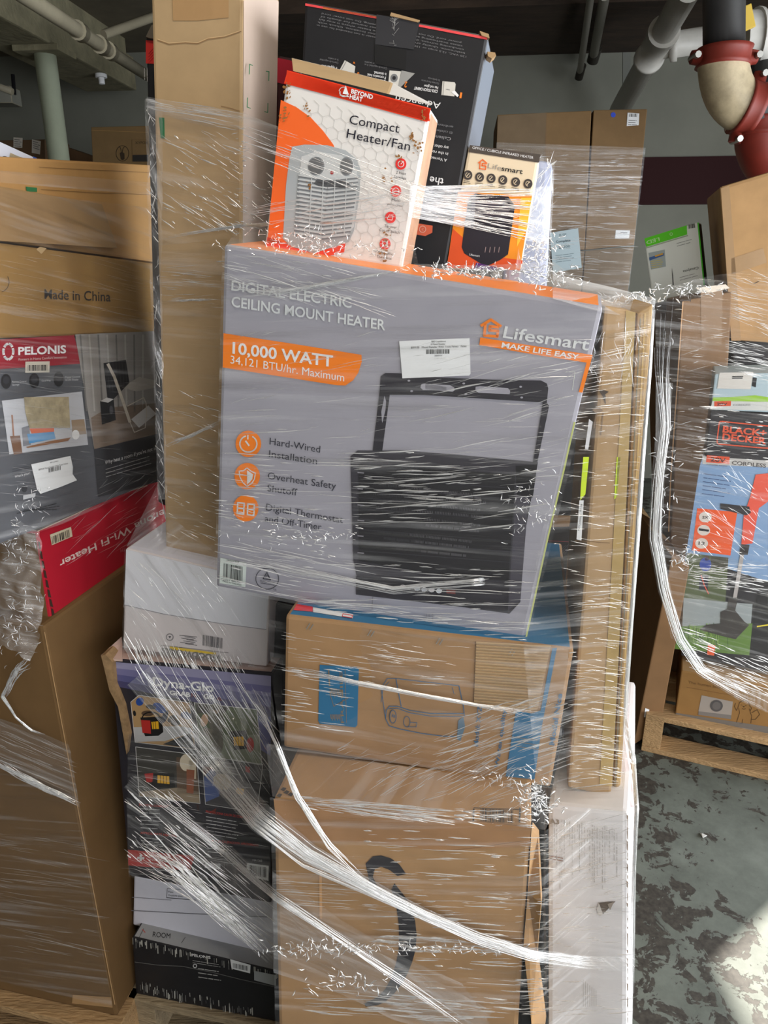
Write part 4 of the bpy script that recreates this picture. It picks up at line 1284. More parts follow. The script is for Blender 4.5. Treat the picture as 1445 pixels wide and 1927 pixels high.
# smile carton
AP = M(-0.225)
aq = [(514, 1502), (1000, 1556), (975, 1927), (524, 1927)]
t, f = box('shipping_carton', 'brown shipping carton with a black smile arrow at the bottom front of the stack', 'carton', AP, aq, 0.42, K_AMZ, bottom_z=0.14, bevel=.006)
AMZ = ink((36, 34, 40))
pts_o = I4(485, 375, 520, 340, 560, 335, 610, 350, 650, 380, 682, 425, 640, 435, 600, 405, 560, 390, 530, 400, 520, 440, 540, 480, 525, 490, 505, 470)
f.poly(AMZ, pts_o, 0)
out_, in_ = [], []
for i in range(15):
    k = i / 14
    out_.append(Vector(I4(600 + 0, 455)).lerp(Vector(I4(760, 700)), k).lerp(Vector(I4(760, 700)).lerp(Vector(I4(690, 905)), k), k) if False else None)
sm_out = I4(680, 540, 705, 590, 725, 650, 733, 720, 728, 790, 712, 850, 690, 905, 660, 960, 620, 1010, 580, 1045, 545, 1062, 485, 1070)
sm_in = I4(480, 1055, 540, 1025, 580, 985, 610, 930, 632, 860, 645, 800, 648, 730, 645, 660, 635, 590, 610, 500)
f.poly(AMZ, [I4(625, 470)] + sm_out + sm_in, 0)
p = Thing('packing_tape', 'kraft tape seam folded over the top edge', parent=t); fp = f.on(p, 1)
fp.poly(mat('kraft_seam_tape', (160, 120, 82), .4, .08, 12), [(514.5, 1503), (999, 1557), (997, 1592)] + I4(860, 315, 500, 270, 260, 270, 60, 250))
tpl = top_of(t)
tp = Face(t, tpl, [(535, 1410), (1010, 1480), (1000, 1556), (514, 1502)])
tp.bars(ink((40, 36, 34)), I4(1042, 168), I4(1205, 178), 24, 11, 34, up=(0.02, -1)); tp.line(ink((40, 36, 34)), I4(1010, 110, 1008, 165), 3); tp.line(ink((40, 36, 34)), I4(1235, 105, 1232, 172), 3); tp.line(ink((40, 36, 34)), I4(1010, 103, 1235, 112), 1)
for x, y in ((65, 45), (100, 30), (85, 15), (120, 40)):
    tp.poly(ink((60, 52, 46)), I4(x - 14, y, x, y - 12, x + 16, y - 6, x + 4, y + 8))
f.line(ink((128, 92, 58)), I4(850, 314, 1000, 300, 1240, 265), 1.0)
f.line(ink((196, 150, 100)), I4(265, 350, 268, 640), 5, 0)
p = Thing('side_flap', 'loose bent side flap', parent=t)
fl = [AP.P(*q, o) for q, o in (((1000, 1560), 0), ((1012, 1575), -.02), ((1018, 1700), .01), ((1010, 1800), .0), ((1026, 1927), -.02), ((1000, 1927), .01), ((985, 1780), .005), ((993, 1680), 0))]
vb = [v + Vector((.004, .012, 0)) for v in fl]
p.mesh(fl + vb, [tuple(range(8))] + [(i, (i + 1) % 8, 8 + (i + 1) % 8, 8 + i) for i in range(8)], K_AMZ)
# dark thing in the slot
t, f = box('heater_carton', 'dark carton in the narrow slot between the smile carton and the white carton', 'carton', M(0.03), [(996, 1530), (1034, 1535), (1036, 1927), (978, 1927)], .3, mat('dark_slot_carton', (40, 38, 44), .3, .2, 20), bottom_z=.14)
f.line(ink((120, 108, 96)), [(1008, 1560), (1004, 1700), (1001, 1900)], 3.0); f.line(ink((150, 140, 132)), [(1026, 1540), (1024, 1700), (1028, 1900)], 4.0)

# white carton bottom right
WP = Plane(M(-0.15).P(1105, 1700), nrm(20))
wq2 = [(1031, 1513), (1182, 1528), (1180, 1927), (1031, 1927)]
t, f = box('shipping_carton', 'white scuffed carton with a torn hole, bottom right of the stack', 'carton', WP, wq2, .34, mat('scuffed_white_carton', (216, 214, 216), .55, .05, 14, .2, 9), bottom_z=.14, bevel=.007)
LG = ink((168, 164, 160))
rnd = random.Random(3)
for i in range(26):
    x = 250 + i * 14 + rnd.uniform(-3, 3)
    y0 = 775 + rnd.uniform(0, 40) + i * 2
    y1 = y0 + rnd.uniform(40, 380)
    y = y0
    while y < y1:
        ln = rnd.uniform(6, 34)
        f.line(LG, I5(x, y, x, y + ln), rnd.choice((.6, 1.0)))
        y += ln + rnd.uniform(3, 14)
for i in range(7):
    x = 410 + i * 12
    f.line(LG, I5(x, 1680 + i * 10, x, 1830), .6)
f.text(ink((150, 140, 132)), 'A3', I5(222, 805), I5(275, 808), 9, .03); f.micro(ink((150, 120, 108)), I5(220, 985), I5(300, 1000), 2, 5, 2, 4)
p = Thing('torn_hole', 'triangular tear in the white face', parent=t); fp = f.on(p, 2)
fp.poly(ink((96, 84, 74)), I5(497, 1250, 590, 1240, 520, 1312)); fp.L = 3
fp.poly(ink((200, 196, 192)), I5(497, 1250, 520, 1312, 500, 1325, 485, 1290)); fp.poly(ink((150, 140, 130)), I5(545, 1255, 582, 1242, 560, 1290))
p = Thing('torn_edge', 'frayed brown edge', parent=t); fp = f.on(p, 3)
for i in range(34):
    y = 745 + i * 35 + rnd.uniform(-14, 14)
    ln = rnd.uniform(12, 70); w_ = rnd.uniform(2, 9)
    fp.poly(ink((186, 170, 158)) if rnd.random() < .6 else ink((164, 146, 130)), I5(660 - w_, y, 662, y + ln * .2, 661, y + ln, 659 - w_ * .6, y + ln * .7))
# pale carton above it, bulging at the right edge
t, f = box('shipping_carton', 'pinkish white torn carton bulging out above the white scuffed carton', 'carton', M(-0.07), [(1110, 1335), (1170, 1345), (1199, 1524), (1110, 1512)], .25, mat('pinkish_white_carton', (206, 194, 194), .55, .05, 14), bevel=.007)
for i in range(7):
    f.poly(ink((160, 138, 122)), I5(640 + i * 8, 210 + i * 62, 655 + i * 8, 225 + i * 62, 660 + i * 8, 270 + i * 62, 645 + i * 8, 250 + i * 62))

# ------------------------------------------------------------------ left pallet load
lq_ = [(-90, 1150), (81, 1178), (219, 1906), (-90, 1836)]
t, f = box('plain_carton', 'big plain brown carton at the bottom left, film pulled over its corner', 'carton', LF0, lq_, 0.85, K_LEFT, bottom_z=.14, bevel=.006)
p = Thing('packing_tape', 'wide brown tape at the bottom corner', parent=t)
fp = f.on(p, 1); fp.poly(TAPE, crop(0, 1400, 3.6567)(500, 1725, 765, 1742, 775, 1815, 495, 1785))
f.line(ink((198, 160, 116)), [(84, 1190), (150, 1540), (216, 1890)], 1.6)

RB = R0.back(0.012)
rq = [(70, 1000), (318, 889), (318, 1020), (95, 1166)]
REDC = mat('red_print', (176, 30, 48), 0.4, .05, 10)
t, f = box('heater_carton', 'brown carton with a bright red side and upside-down lettering, below the dark grey one', 'carton', RB, rq, .6, {'all': K_LEFT, 'front': REDC})
f.text(ink((226, 206, 200)), 'Verona Wi-Fi Heater', E(1010, 215), E(345, 548), 13.5, .012, up=(.2, 1))
f.text(ink((190, 120, 126)), 'TM', E(730, 466), E(702, 476), 7, 0, up=(.2, 1)); f.text(ink((200, 90, 100)), 'fitness.com', E(940, 190), E(815, 232), 5, 0, up=(.2, 1))
s_ = sticker(f, E(292, 392, 415, 346, 424, 402, 303, 454), name='barcode_label', m=ink((206, 196, 170)))
s_.bars(BLACK, E(306, 448), E(415, 402), 14, 9, 18, up=(-.1, -1))
f.line(ink((206, 190, 160)), E(220, 372, 450, 268, 640, 175, 860, 105), 1.5, 0)
p = Thing('torn_edge', 'ragged bottom edge', parent=t); fp = f.on(p, 2)
for i in range(8):
    y = 430 + i * 56
    fp.poly(ink((60, 44, 36)), E(222 + i * 11, y, 234 + i * 11, y + 5, 240 + i * 12, y + 50, 228 + i * 11, y + 45))

PP = R0.back(0.0)
pq = [(-70, 646), (296, 627), (304, 902), (-70, 1052)]
PG = mat('dark_grey_print', (84, 86, 92), .4, .05, 10); PR = mat('deep_red_print', (150, 28, 44), .4)
t, f = box('heater_carton', 'dark grey heater carton with a red logo panel and room photo at left', 'carton', PP, pq, .5, {'all': PG, 'right': DARKC})
f.poly(PR, [(-40, 641)] + D(480, 690, 525, 875, 0, 910) + [(-40, 700)])
f.text(WHITE, 'PELONIS', D(118, 818), D(428, 806), 15, .03, dl=1); f.text(ink((214, 190, 190)), 'Pioneers in Home Comfort Innovation', D(120, 856), D(432, 840), 5, 0, dl=1)
for k in range(6):
    f.arc(WHITE, D(54, 797), 9.2, 14.5, 4.6, 60 * k - 80, 60 * k - 42, 0, dl=1, n=6)
s_ = sticker(f, D(165, 862, 322, 860, 320, 932, 163, 934), name='barcode_label', m=ink((206, 200, 186)))
s_.bars(BLACK, D(180, 922), D(306, 920), 11, 3, 22)
for x, y in ((40, 990), (222, 985), (380, 975)):
    f.ell(ink((24, 24, 28)), D(x, y), 9.5, 14, 0, 1); f.ell(ink((44, 44, 50)), D(x, y - 8), 6, 7, 0, 2)
for st, x, y in (('Remote Control', 80, 998), ('Storage', 80, 1018), ('Cord Wrap', 270, 992), ('Digital Control', 422, 968), ('& LED Display', 424, 986)):
    f.text(ink((196, 198, 200)), st, D(x, y), D(x + len(st) * 6.4, y - 3), 3.6, 0, dl=1)
f.poly(ink((182, 184, 190)), D(12, 1115, 530, 1055, 570, 1400, 60, 1462), 1)
f.poly(ink((150, 128, 104)), D(462, 1240, 545, 1235, 560, 1330, 470, 1340), 2); f.poly(ink((112, 78, 56)), D(65, 1345, 130, 1340, 145, 1455, 90, 1465), 2); f.line(ink((150, 110, 90)), D(88, 1340, 78, 1210), 3, 2)
f.poly(ink((120, 122, 130)), D(140, 1290, 190, 1275, 200, 1400, 150, 1410), 2); f.poly(ink((206, 92, 44)), D(190, 1295, 350, 1292, 350, 1320, 210, 1340), 2); f.poly(ink((60, 136, 190)), D(175, 1330, 350, 1316, 360, 1360, 190, 1392), 3); f.poly(ink((140, 98, 66)), D(165, 1415, 330, 1375, 460, 1352, 440, 1375, 180, 1422), 4)
f.ell(WHITE, D(490, 1335), 7, 9, 0, 3)
p = Thing('torn_patch', 'torn brown paper patch', parent=t); fp = f.on(p, 5); fp.poly(mat('torn_paper', (158, 146, 118), .8, .35, 40), D(155, 1092, 445, 1090, 455, 1290, 190, 1292, 165, 1190))
f.micro(ink((60, 62, 68)), D(80, 1560), D(480, 1475), 4, 4, 1.0, 5, dl=1); f.text(ink((206, 206, 208)), "What's your?", D(95, 1615), D(195, 1590), 5, 0, dl=1); f.ell(ink((44, 46, 52)), D(158, 1685), 5.5, 6.5, 0, 1); f.poly(ink((186, 188, 192)), D(150, 1728, 230, 1712, 228, 1736, 150, 1756), 1)
for j in range(3):
    f.micro(ink((40, 42, 46)), E(100 + 20 * j, 268 - 10 * j), E(350, 205 + 20 * j), 1, 4, 1.5, j, dl=1, ragged=.1)
s_ = sticker(f, D(202, 1527, 456, 1472, 472, 1545, 470, 1590, 498, 1630, 395, 1672, 262, 1718, 240, 1690), name='price_sticker', label='crumpled white price sticker', L=5)
s_.text(BLACK, 'B&D Liquidators', D(325, 1520), D(378, 1508), 2.6, 0); s_.text(BLACK, '$899.00 Mixed Retailer With Tools Pallets', D(250, 1567), D(440, 1525), 3.2, 0); s_.bars(BLACK, D(315, 1580), D(396, 1562), 8, 6, 20)
PHW, PHF, PHD = ink((150, 146, 142)), ink((124, 108, 94)), ink((34, 33, 36))
f.poly(PHW, D(486, 686, 1005, 664, 1018, 1330, 610, 1428), 1)
f.poly(PHF, D(590, 1225, 700, 1160, 1014, 1130, 1018, 1330, 610, 1428), 2)
for i in range(8):
    f.line(ink((176, 172, 168)) if i % 2 else ink((112, 110, 108)), D(520 + i * 58, 690, 560 + i * 52, 1180), 3, 2)
f.poly(PHD, D(670, 872, 815, 850, 838, 1000, 700, 1140), 3)
for i in range(7):
    f.line(ink((60, 58, 60)), D(690 + i * 20, 872 - i * 3, 712 + i * 18, 1060 - i * 8), 1, 4)
f.line(ink((206, 198, 184)), D(700, 880, 740, 960, 800, 1130, 840, 1250), 5.5, 5); f.line(ink((206, 198, 184)), D(840, 1250, 870, 1320, 940, 1290, 950, 1200), 1.6, 5); f.line(ink((206, 198, 184)), D(825, 1150, 930, 1095, 945, 1130, 950, 1210), 1.6, 5)
f.poly(ink((206, 204, 202)), D(850, 1235, 960, 1145, 1012, 1200, 900, 1290), 4)
f.poly(ink((30, 30, 32)), D(648, 1118, 735, 1100, 750, 1240, 660, 1270), 4); f.poly(ink((196, 194, 192)), D(650, 1118, 690, 1095, 735, 1105, 700, 1128), 5); f.ell(ink((74, 74, 78)), D(720, 1175), 3.5, 8, 0, 5)
f.poly(ink((176, 170, 162)), D(790, 1030, 900, 960, 1010, 985, 1010, 1030, 880, 1055), 3)
f.poly(ink((44, 44, 48)), D(610, 1430, 1018, 1330, 1024, 1640, 635, 1740), 1)
f.text(ink((216, 216, 216)), "Why heat a room if you're not in it?", D(680, 1528), D(1040, 1424), 7.2, 0, dl=3); f.micro(ink((150, 150, 150)), D(685, 1560), D(985, 1470), 3, 7, 1.3, 8, dl=3)

# brown carton with black lettering and the open one above
CP_ = R0.back(0.006)
cq = [(-70, 447), (293, 496), (296, 626), (-70, 640)]
t, f = box('plain_carton', 'brown carton printed Made in China, upon the dark grey heater carton', 'carton', CP_, cq, .5, kraft('kraft_lettered', (152, 118, 68)))
f.text(ink((52, 44, 38)), 'Made in China', D(288, 455), D(716, 472), 19, .008)
f.poly(ink((196, 166, 120)), D(235, 135, 258, 118, 302, 128, 268, 165)); f.arc(ink((60, 46, 32)), D(-10, 345), 20, 20, 1, -30, 70)
oq = [(-70, 290), (293, 311), (294, 494), (-70, 444)]
t, f = box('plain_carton', 'open light brown carton at the top of the left load, under the column', 'carton', R0.back(0.02), oq, .45, kraft('kraft_open', (178, 137, 86)))
p = Thing('side_flap', 'duller folded flap', parent=t)
fl = [R0.back(.02).P(*q, o) for q, o in ((A(-150, 890), .003), (A(0, 905), .003), (A(495, 992), .006), (A(570, 1205), .02), (A(-150, 1160), .02))]
vb = [v - R0.n * .004 for v in fl]
p.mesh(fl + vb, [tuple(range(5))] + [(i, (i + 1) % 5, 5 + (i + 1) % 5, 5 + i) for i in range(5)], kraft('kraft_flap', (152, 122, 84)))
f.line(ink((130, 96, 58)), A(190, 812, 440, 825, 725, 838), .9); f.line(ink((130, 96, 58)), A(200, 920, 440, 935, 725, 945), 1.0)
f.ell(ink((40, 30, 22)), D(700, 101), 2.0, 1.0, 20)
p = Thing('green_mark', 'small green printed block', parent=t); fp = f.on(p, 3); fp.poly(ink((46, 112, 66)), A(125, 906, 180, 912, 180, 932, 130, 930))
t, f = box('printed_carton', 'white and blue cornered carton on top of the open brown carton, far left', 'carton', R0.back(.05), [(-60, 238), (69, 297), (75, 352), (-60, 330)], .2, {'all': mat('white_blue_print', (214, 220, 236), .35), 'right': ink((30, 34, 60))})
f.poly(ink((60, 90, 170)), [(62, 294), (69, 297), (71, 312), (64, 306)]); f.line(LIME, [(67, 306), (74, 350)], 1.6)
p = Thing('torn_patch', 'torn tan paper patch', parent=t); fp = f.on(p, 3); fp.poly(mat('torn_paper', (158, 146, 118), .8, .35, 40), J3(80, 1440, 95, 1385, 150, 1410, 320, 1470, 335, 1560, 320, 1680, 90, 1660)); f.ell(ink((60, 60, 64)), J3(30, 1490), 12, 16, 20, 2); f.poly(ink((70, 72, 76)), [(-10, 318), (18, 330), (18, 348), (-10, 340)], 2)

# ------------------------------------------------------------------ background cartons
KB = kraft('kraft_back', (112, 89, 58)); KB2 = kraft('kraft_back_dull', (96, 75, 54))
t, f = box('plain_carton', 'dim brown carton with two paper labels, behind the pale green column', 'carton', plane_at(40, 280, 4.75, 20), [(-70, 266), (84, 262), (96, 620), (-70, 620)], .2, KB2, bottom_z=0)
for pts in (J3(122, 1245, 205, 1250, 202, 1340, 122, 1335), J3(290, 1262, 370, 1280, 362, 1400, 288, 1385)):
    s_ = sticker(f, pts, name='paper_label', m=ink((196, 190, 180))); s_.micro(ink((90, 90, 90)), ((pts[0][0] + 2), pts[0][1] + 4), (pts[1][0] - 2, pts[1][1] + 4), 4, 4, 1.2, 2)
t, f = box('plain_carton', 'low brown carton in shadow between the column and the stag-printed carton', 'carton', plane_at(150, 290, 4.9, 10), [(60, 268), (125, 274), (186, 300), (190, 640)], .4, KB2) if False else (None, None)
t, f = box('plain_carton', 'dim brown carton with a round stag mark, between the column and the tall carton', 'carton', plane_at(230, 270, 4.6, 8), [(171, 239), (300, 236), (312, 640), (190, 640)], .3, KB, bottom_z=0)
f.arc(ink((60, 46, 30)), J3(1110, 1390), 12, 14.5, 1.2); f.poly(ink((50, 38, 26)), J3(1085, 1385, 1110, 1378, 1128, 1390, 1130, 1440, 1115, 1452, 1095, 1445)); f.line(ink((50, 38, 26)), J3(1100, 1385, 1095, 1350, 1085, 1330), 1.2); f.line(ink((50, 38, 26)), J3(1108, 1385, 1115, 1345, 1128, 1330), 1.2)
f.line(ink((96, 74, 46)), J3(1195, 1268, 1340, 1268), 1); f.line(ink((96, 74, 46)), J3(1195, 1268, 1200, 1470), 1); f.text(ink((70, 56, 36)), 'XYFOX', J3(1225, 1305), J3(1345, 1305), 5, .02); f.poly(ink((40, 36, 34)), J3(1200, 1405, 1345, 1402, 1345, 1465, 1202, 1465)); f.line(ink((140, 108, 66)), J3(830, 1180, 1335, 1200), 1)
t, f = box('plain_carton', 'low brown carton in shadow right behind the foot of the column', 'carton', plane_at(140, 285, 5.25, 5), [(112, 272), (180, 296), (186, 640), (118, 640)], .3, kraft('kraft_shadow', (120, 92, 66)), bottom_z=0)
# tall wrapped stack behind, four cartons
Y4 = 4.1
bp_ = plane_at(1100, 300, Y4, 6)
KS = kraft('kraft_far', (122, 96, 64)); KS2 = kraft('kraft_far_grey', (112, 94, 72))
t, f = box('stacked_carton', 'upper left carton of the tall wrapped stack by the back wall', 'carton', bp_, [(936, 216), (1113, 208), (1100, 470), (928, 472)], .5, KS, group='cartons in the tall wrapped stack')
f.poly(KS2, [(937, 218), (1028, 212), (1024, 300), (934, 300)]); f.line(ink((110, 84, 54)), [(1028, 212), (1022, 470)], 1.2)
zlo = bp_.P(928, 472).z
t, f = box('stacked_carton', 'upper right carton with a blue dot and shipping label, of the tall wrapped stack', 'carton', bp_, [(1117, 207), (1218, 205), (1193, 461), (1101, 470)], .5, KS, group='cartons in the tall wrapped stack')
f.ell(ink((36, 70, 190)), CC(673, 573), 4.6, 4.8, 0, 1)
s_ = sticker(f, CC(745, 562, 803, 566, 800, 625, 740, 629)); s_.bars(BLACK, CC(752, 582), CC(796, 584), 6, 2, 12); s_.micro(ink((110, 110, 110)), CC(750, 600), CC(792, 602), 3, 4, 1, 3)
s_ = sticker(f, CC(686, 1148, 757, 1150, 752, 1188, 682, 1190), name='paper_label'); s_.micro(ink((90, 90, 90)), CC(710, 1160), CC(745, 1161), 1, 4, 1.2, 3)
t, f = box('stacked_carton', 'lower left carton of the tall wrapped stack, a blue paper notice on it', 'carton', bp_, [(928, 474), (1100, 472), (1080, 700), (920, 700)], .5, KS2, bottom_z=.15, group='cartons in the tall wrapped stack')
t, f = box('stacked_carton', 'lower right carton of the tall wrapped stack, beside the green lamp carton', 'carton', bp_, [(1101, 472), (1193, 464), (1160, 700), (1084, 700)], .5, KS2, bottom_z=.15, group='cartons in the tall wrapped stack')
pn = bp_.back(-.03)
t = Thing('paper_notice', 'pale blue printed paper notice taped to the tall wrapped stack', 'paper')
f = Face(t, pn, [(1034, 435), (1088, 430), (1095, 505), (1040, 510)])
nq = [pn.P(*q) for q in CC(358, 1162, 498, 1138, 516, 1335, 372, 1362)]
t.hexa(nq, -pn.n * .004, mat('blue_paper', (168, 184, 190), .5), 0)
f.text(ink((40, 60, 70)), 'Complete', CC(388, 1212), CC(460, 1204), 4.5, .01); f.text(ink((40, 60, 70)), '$', CC(402, 1240), CC(414, 1239), 6, .02); f.text(ink((90, 110, 116)), '200', CC(424, 1238), CC(458, 1234), 5, 0); f.micro(ink((110, 128, 134)), CC(386, 1276), CC(482, 1264), 4, 4, 1, 3); f.text(ink((90, 110, 116)), 'ILSE', CC(405, 1180), CC(440, 1176), 5, 0)
pallet((bp_.P(920, 700).x + .02, bp_.P(920, 700).y + .0), 6, 1.0, .6, .15, 'dark wooden pallet under the tall wrapped stack by the back wall', PW)

# ------------------------------------------------------------------ right pallet load
t, f = box('tall_carton', 'tall plain brown carton on end at the near corner of the right pallet', 'carton', plane_at(1300, 900, 2.36, 8), [(1284, 566), (1378, 549), (1352, 1000), (1262, 1010)], .22, kraft('kraft_right', (134, 104, 76)), bottom_z=.15)
f.line(ink((206, 160, 116)), [(1285, 568), (1262, 900), (1258, 1000)], 2.0); AR = ink((60, 48, 40))
f.poly(AR, H5(458, 605, 480, 595, 480, 601, 520, 600, 520, 608, 480, 610, 480, 616)); f.poly(AR, H5(458, 635, 480, 626, 480, 632, 536, 632, 536, 640, 480, 641, 480, 647)); f.line(AR, H5(538, 600, 536, 645), 1.2)
p = Thing('packing_tape', parent=t); fp = f.on(p, 1); fp.poly(mat('dull_packing_tape', (134, 104, 74), .3), H5(610, 560, 770, 545, 760, 960, 615, 960))
p = Thing('torn_top', 'torn white lining on the top edge', parent=t); fp = f.on(p, 3); fp.poly(ink((220, 206, 190)), H5(575, 545, 790, 520, 820, 548, 690, 580, 620, 582))
s_p = plane_at(1250, 660, 2.3, 8)
t, f = box('plain_carton', 'brown carton slab leaning on edge at the foot of the right load', 'carton', plane_at(1240, 1200, 2.10, 5), [(1264, 1046), (1298, 1066), (1243, 1370), (1192, 1402)], .45, kraft('kraft_slab', (120, 90, 60)))
s_ = sticker(f, H6(180, 1570, 205, 1580, 195, 1635, 172, 1625), name='paper_label')
BYAW = 22
bdp = Plane(Q0.P(1370, 1240) + Q0.n * -.10, nrm(BYAW))
bdq = [(1337, 773), (1520, 782), (1480, 1272), (1281, 1234)]
BDK = mat('charcoal_print', (50, 48, 52), .35, .1, 20)
t, f = box('trimmer_carton', 'cordless string trimmer carton with orange logo and garden photo', 'carton', bdp, bdq, .16, BDK)
BO = ink((216, 84, 52)); BSKY = ink((128, 158, 196)); 
f.line(BO, J1(415, 1135, 395, 1150, 365, 1400, 370, 1440, 395, 1452, 1000, 1505, 1130, 1510, 1180, 1210, 430, 1135), 2.2, 1)
f.text(BO, 'BLACK+', J1(440, 1285), J1(1050, 1340), 12.5, .035, dl=1); f.text(BO, 'DECKER', J1(435, 1390), J1(1045, 1450), 12.5, .035, dl=1)
f.poly(BSKY, J1(165, 1625, 1400, 1730, 1400, 1900) + H6(947, 60, 947, 780, 700, 700, 420, 700, 520, 60), 0)
f.poly(ink((188, 186, 184)), J1(160, 1620, 1350, 1700, 1350, 1790, 160, 1730), 1)
f.poly(BO, J1(222, 1605, 540, 1630, 535, 1730, 210, 1705), 2); f.text(ink((70, 50, 50)), '20V', J1(270, 1690), J1(480, 1710), 8, .02, dl=3); f.text(ink((84, 80, 80)), 'CORDLESS', J1(570, 1735), J1(1045, 1780), 7.5, .02, dl=2)
f.text(ink((110, 104, 100)), 'POWER PACK', J1(220, 1745), J1(510, 1768), 2.6, 0, dl=2); f.micro(ink((70, 90, 130)), H6(548, 105), H6(730, 130), 6, 7.5, 1.4, 6, dl=2)
f.poly(ink((232, 92, 42)), H6(505, 320, 755, 345, 712, 616, 472, 585), 2)
for x, y in ((555, 376), (545, 458), (532, 540)):
    f.ell(ink((216, 206, 198)), H6(x, y), 12, 10, 0, 3)
f.text(BLACK, '12', H6(512, 548), H6(552, 552), 6.5, .02, dl=4); f.text(BLACK, '2X', H6(535, 384), H6(575, 386), 5, .02, dl=4); f.poly(BLACK, H6(515, 445, 580, 455, 575, 468, 515, 460), 4)
f.micro(ink((250, 190, 150)), H6(590, 550), H6(660, 560), 3, 4, 1, 4, dl=3)
f.poly(ink((86, 96, 66)), H6(440, 600, 700, 630, 680, 910, 410, 880), 2); f.poly(ink((150, 158, 160)), H6(420, 880, 680, 905, 850, 920, 840, 1050, 410, 1080), 2); f.poly(ink((96, 128, 60)), H6(405, 1060, 850, 1040, 830, 1240, 360, 1200), 3)
f.poly(ink((66, 64, 50)), H6(590, 620, 700, 630, 690, 700, 590, 690), 3)
f.ell(ink((60, 80, 160)), H6(556, 672), 11, 13, 0, 4); f.ell(ink((90, 66, 54)), H6(565, 632), 4.5, 5, 0, 4); f.poly(ink((50, 52, 62)), H6(520, 740, 575, 740, 570, 830, 515, 830), 4); f.line(ink((214, 92, 70)), H6(530, 740, 548, 800, 575, 855), 1.8, 5)
rnd = random.Random(17)
for i in range(60):
    x, y = rnd.uniform(410, 700), rnd.uniform(1080, 1200)
    a = H6(x, y); f.line(ink((140, 176, 84)) if i % 2 else ink((60, 92, 40)), [a, (a[0] + rnd.uniform(-5, 5), a[1] - rnd.uniform(6, 24))], 1.0, 4)
f.poly(ink((224, 88, 68)), H6(870, 110, 960, 100, 960, 270, 890, 320, 850, 540, 780, 550, 795, 370, 835, 250), 5); f.poly(ink((46, 44, 48)), H6(650, 290, 830, 310, 840, 350, 810, 365, 650, 325), 6)
f.poly(ink((176, 170, 168)), H6(775, 600, 800, 600, 752, 880, 728, 880), 5); f.poly(ink((50, 46, 46)), H6(780, 545, 832, 550, 820, 612, 768, 610), 6); f.poly(ink((62, 58, 56)), H6(700, 880, 760, 880, 742, 960, 800, 1030, 830, 1050, 745, 1140, 660, 1120, 520, 1080, 560, 1050, 650, 1040, 650, 970, 692, 950), 6)
f.poly(ink((34, 33, 36)), H6(890, 820, 960, 800, 960, 1240, 830, 1200, 850, 1050), 3); f.line(ink((220, 200, 50)), H6(880, 1060, 947, 1050), 2.5, 4); f.poly(ink((226, 96, 58)), H6(572, 1172, 618, 1178, 610, 1242, 566, 1236), 5); f.text(ink((250, 230, 220)), '20', H6(578, 1215), H6(606, 1219), 5, .01, dl=6)
# the pale one lying on it
t, f = box('tool_carton', 'pale blue and green cordless tool carton lying upon the trimmer carton', 'carton', bdp.back(.0), [(1345, 704), (1520, 700), (1520, 780), (1337, 771)], .2, mat('pale_blue_print', (176, 196, 206), .35))
f.poly(ink((150, 196, 60)), J1(310, 800, 560, 795, 900, 770, 1100, 800, 1100, 860, 300, 850)); f.poly(ink((206, 208, 206)), J1(300, 850, 1100, 862, 1100, 985, 270, 965)); f.poly(BO, J1(326, 855, 562, 848, 555, 920, 326, 925), 1); f.text(ink((70, 50, 50)), '20V', J1(360, 912), J1(505, 912), 5.4, .02, dl=2); f.text(ink((120, 122, 124)), 'CORDLESS', J1(590, 918), J1(830, 915), 3.4, 0, dl=2); f.poly(BLACK, J1(860, 520, 920, 530, 905, 660, 850, 640), 1)
s_ = sticker(f, J1(400, 456, 872, 448, 832, 688, 365, 676), name='price_sticker', label='white paper price sticker', m=ink((214, 210, 204))); s_.micro(BLACK, J1(580, 510), J1(735, 508), 2, 3, 2, 3)
# dark cartons behind
t, f = box('dark_carton', 'black carton under the large brown carton at the right edge', 'carton', plane_at(1410, 680, 2.42, 20), [(1377, 640), (1560, 640), (1560, 720), (1380, 714)], .35, mat('dark_wrapped_carton', (44, 42, 44), .35, .2, 14))
t, f = box('plain_carton', 'plain carton hidden low behind the trimmer carton, carrying the upper load', 'carton', plane_at(1410, 900, 2.42, 20), [(1380, 716), (1560, 722), (1540, 1000), (1372, 990)], .4, KB2, bottom_z=.15)
bgq = [(1353, 352), (1570, 286), (1570, 655), (1377, 640)]
t, f = box('plain_carton', 'large light brown taped carton high up at the right edge', 'carton', plane_at(1420, 500, 2.38, 18), bgq, .40, kraft('kraft_big', (184, 146, 102)), bevel=.01)
p = Thing('packing_tape', 'amber tape along the corner', parent=t); fp = f.on(p, 1); fp.poly(TAPE, CC(1210, 940, 1252, 925, 1310, 1700, 1262, 1700)); fp.poly(TAPE, CC(1262, 1290, 1420, 1238, 1440, 1310, 1262, 1370))
f.line(ink((70, 50, 36)), H5(995, 515, 1030, 500), 1.4)
t, f = box('lamp_carton', 'white and green lamp carton standing upside down on the right load', 'carton', plane_at(1270, 490, 2.6, 30), [(1212, 449), (1313, 418), (1327, 552), (1229, 572)], .09, {'all': mat('white_lamp_print', (208, 212, 206), .4), 'right': BLACK, 'left': ink((60, 170, 30))}, bottom_z=None)
f.poly(ink((84, 190, 30)), CC(828, 1190, 1040, 1124, 1042, 1170, 838, 1232)); f.poly(ink((150, 160, 140)), CC(838, 1234, 1045, 1172, 1046, 1178, 838, 1240)); f.text(ink((190, 222, 170)), 'LED', CC(902, 1184), CC(838, 1202), 7, .0, flip=True, dl=1)
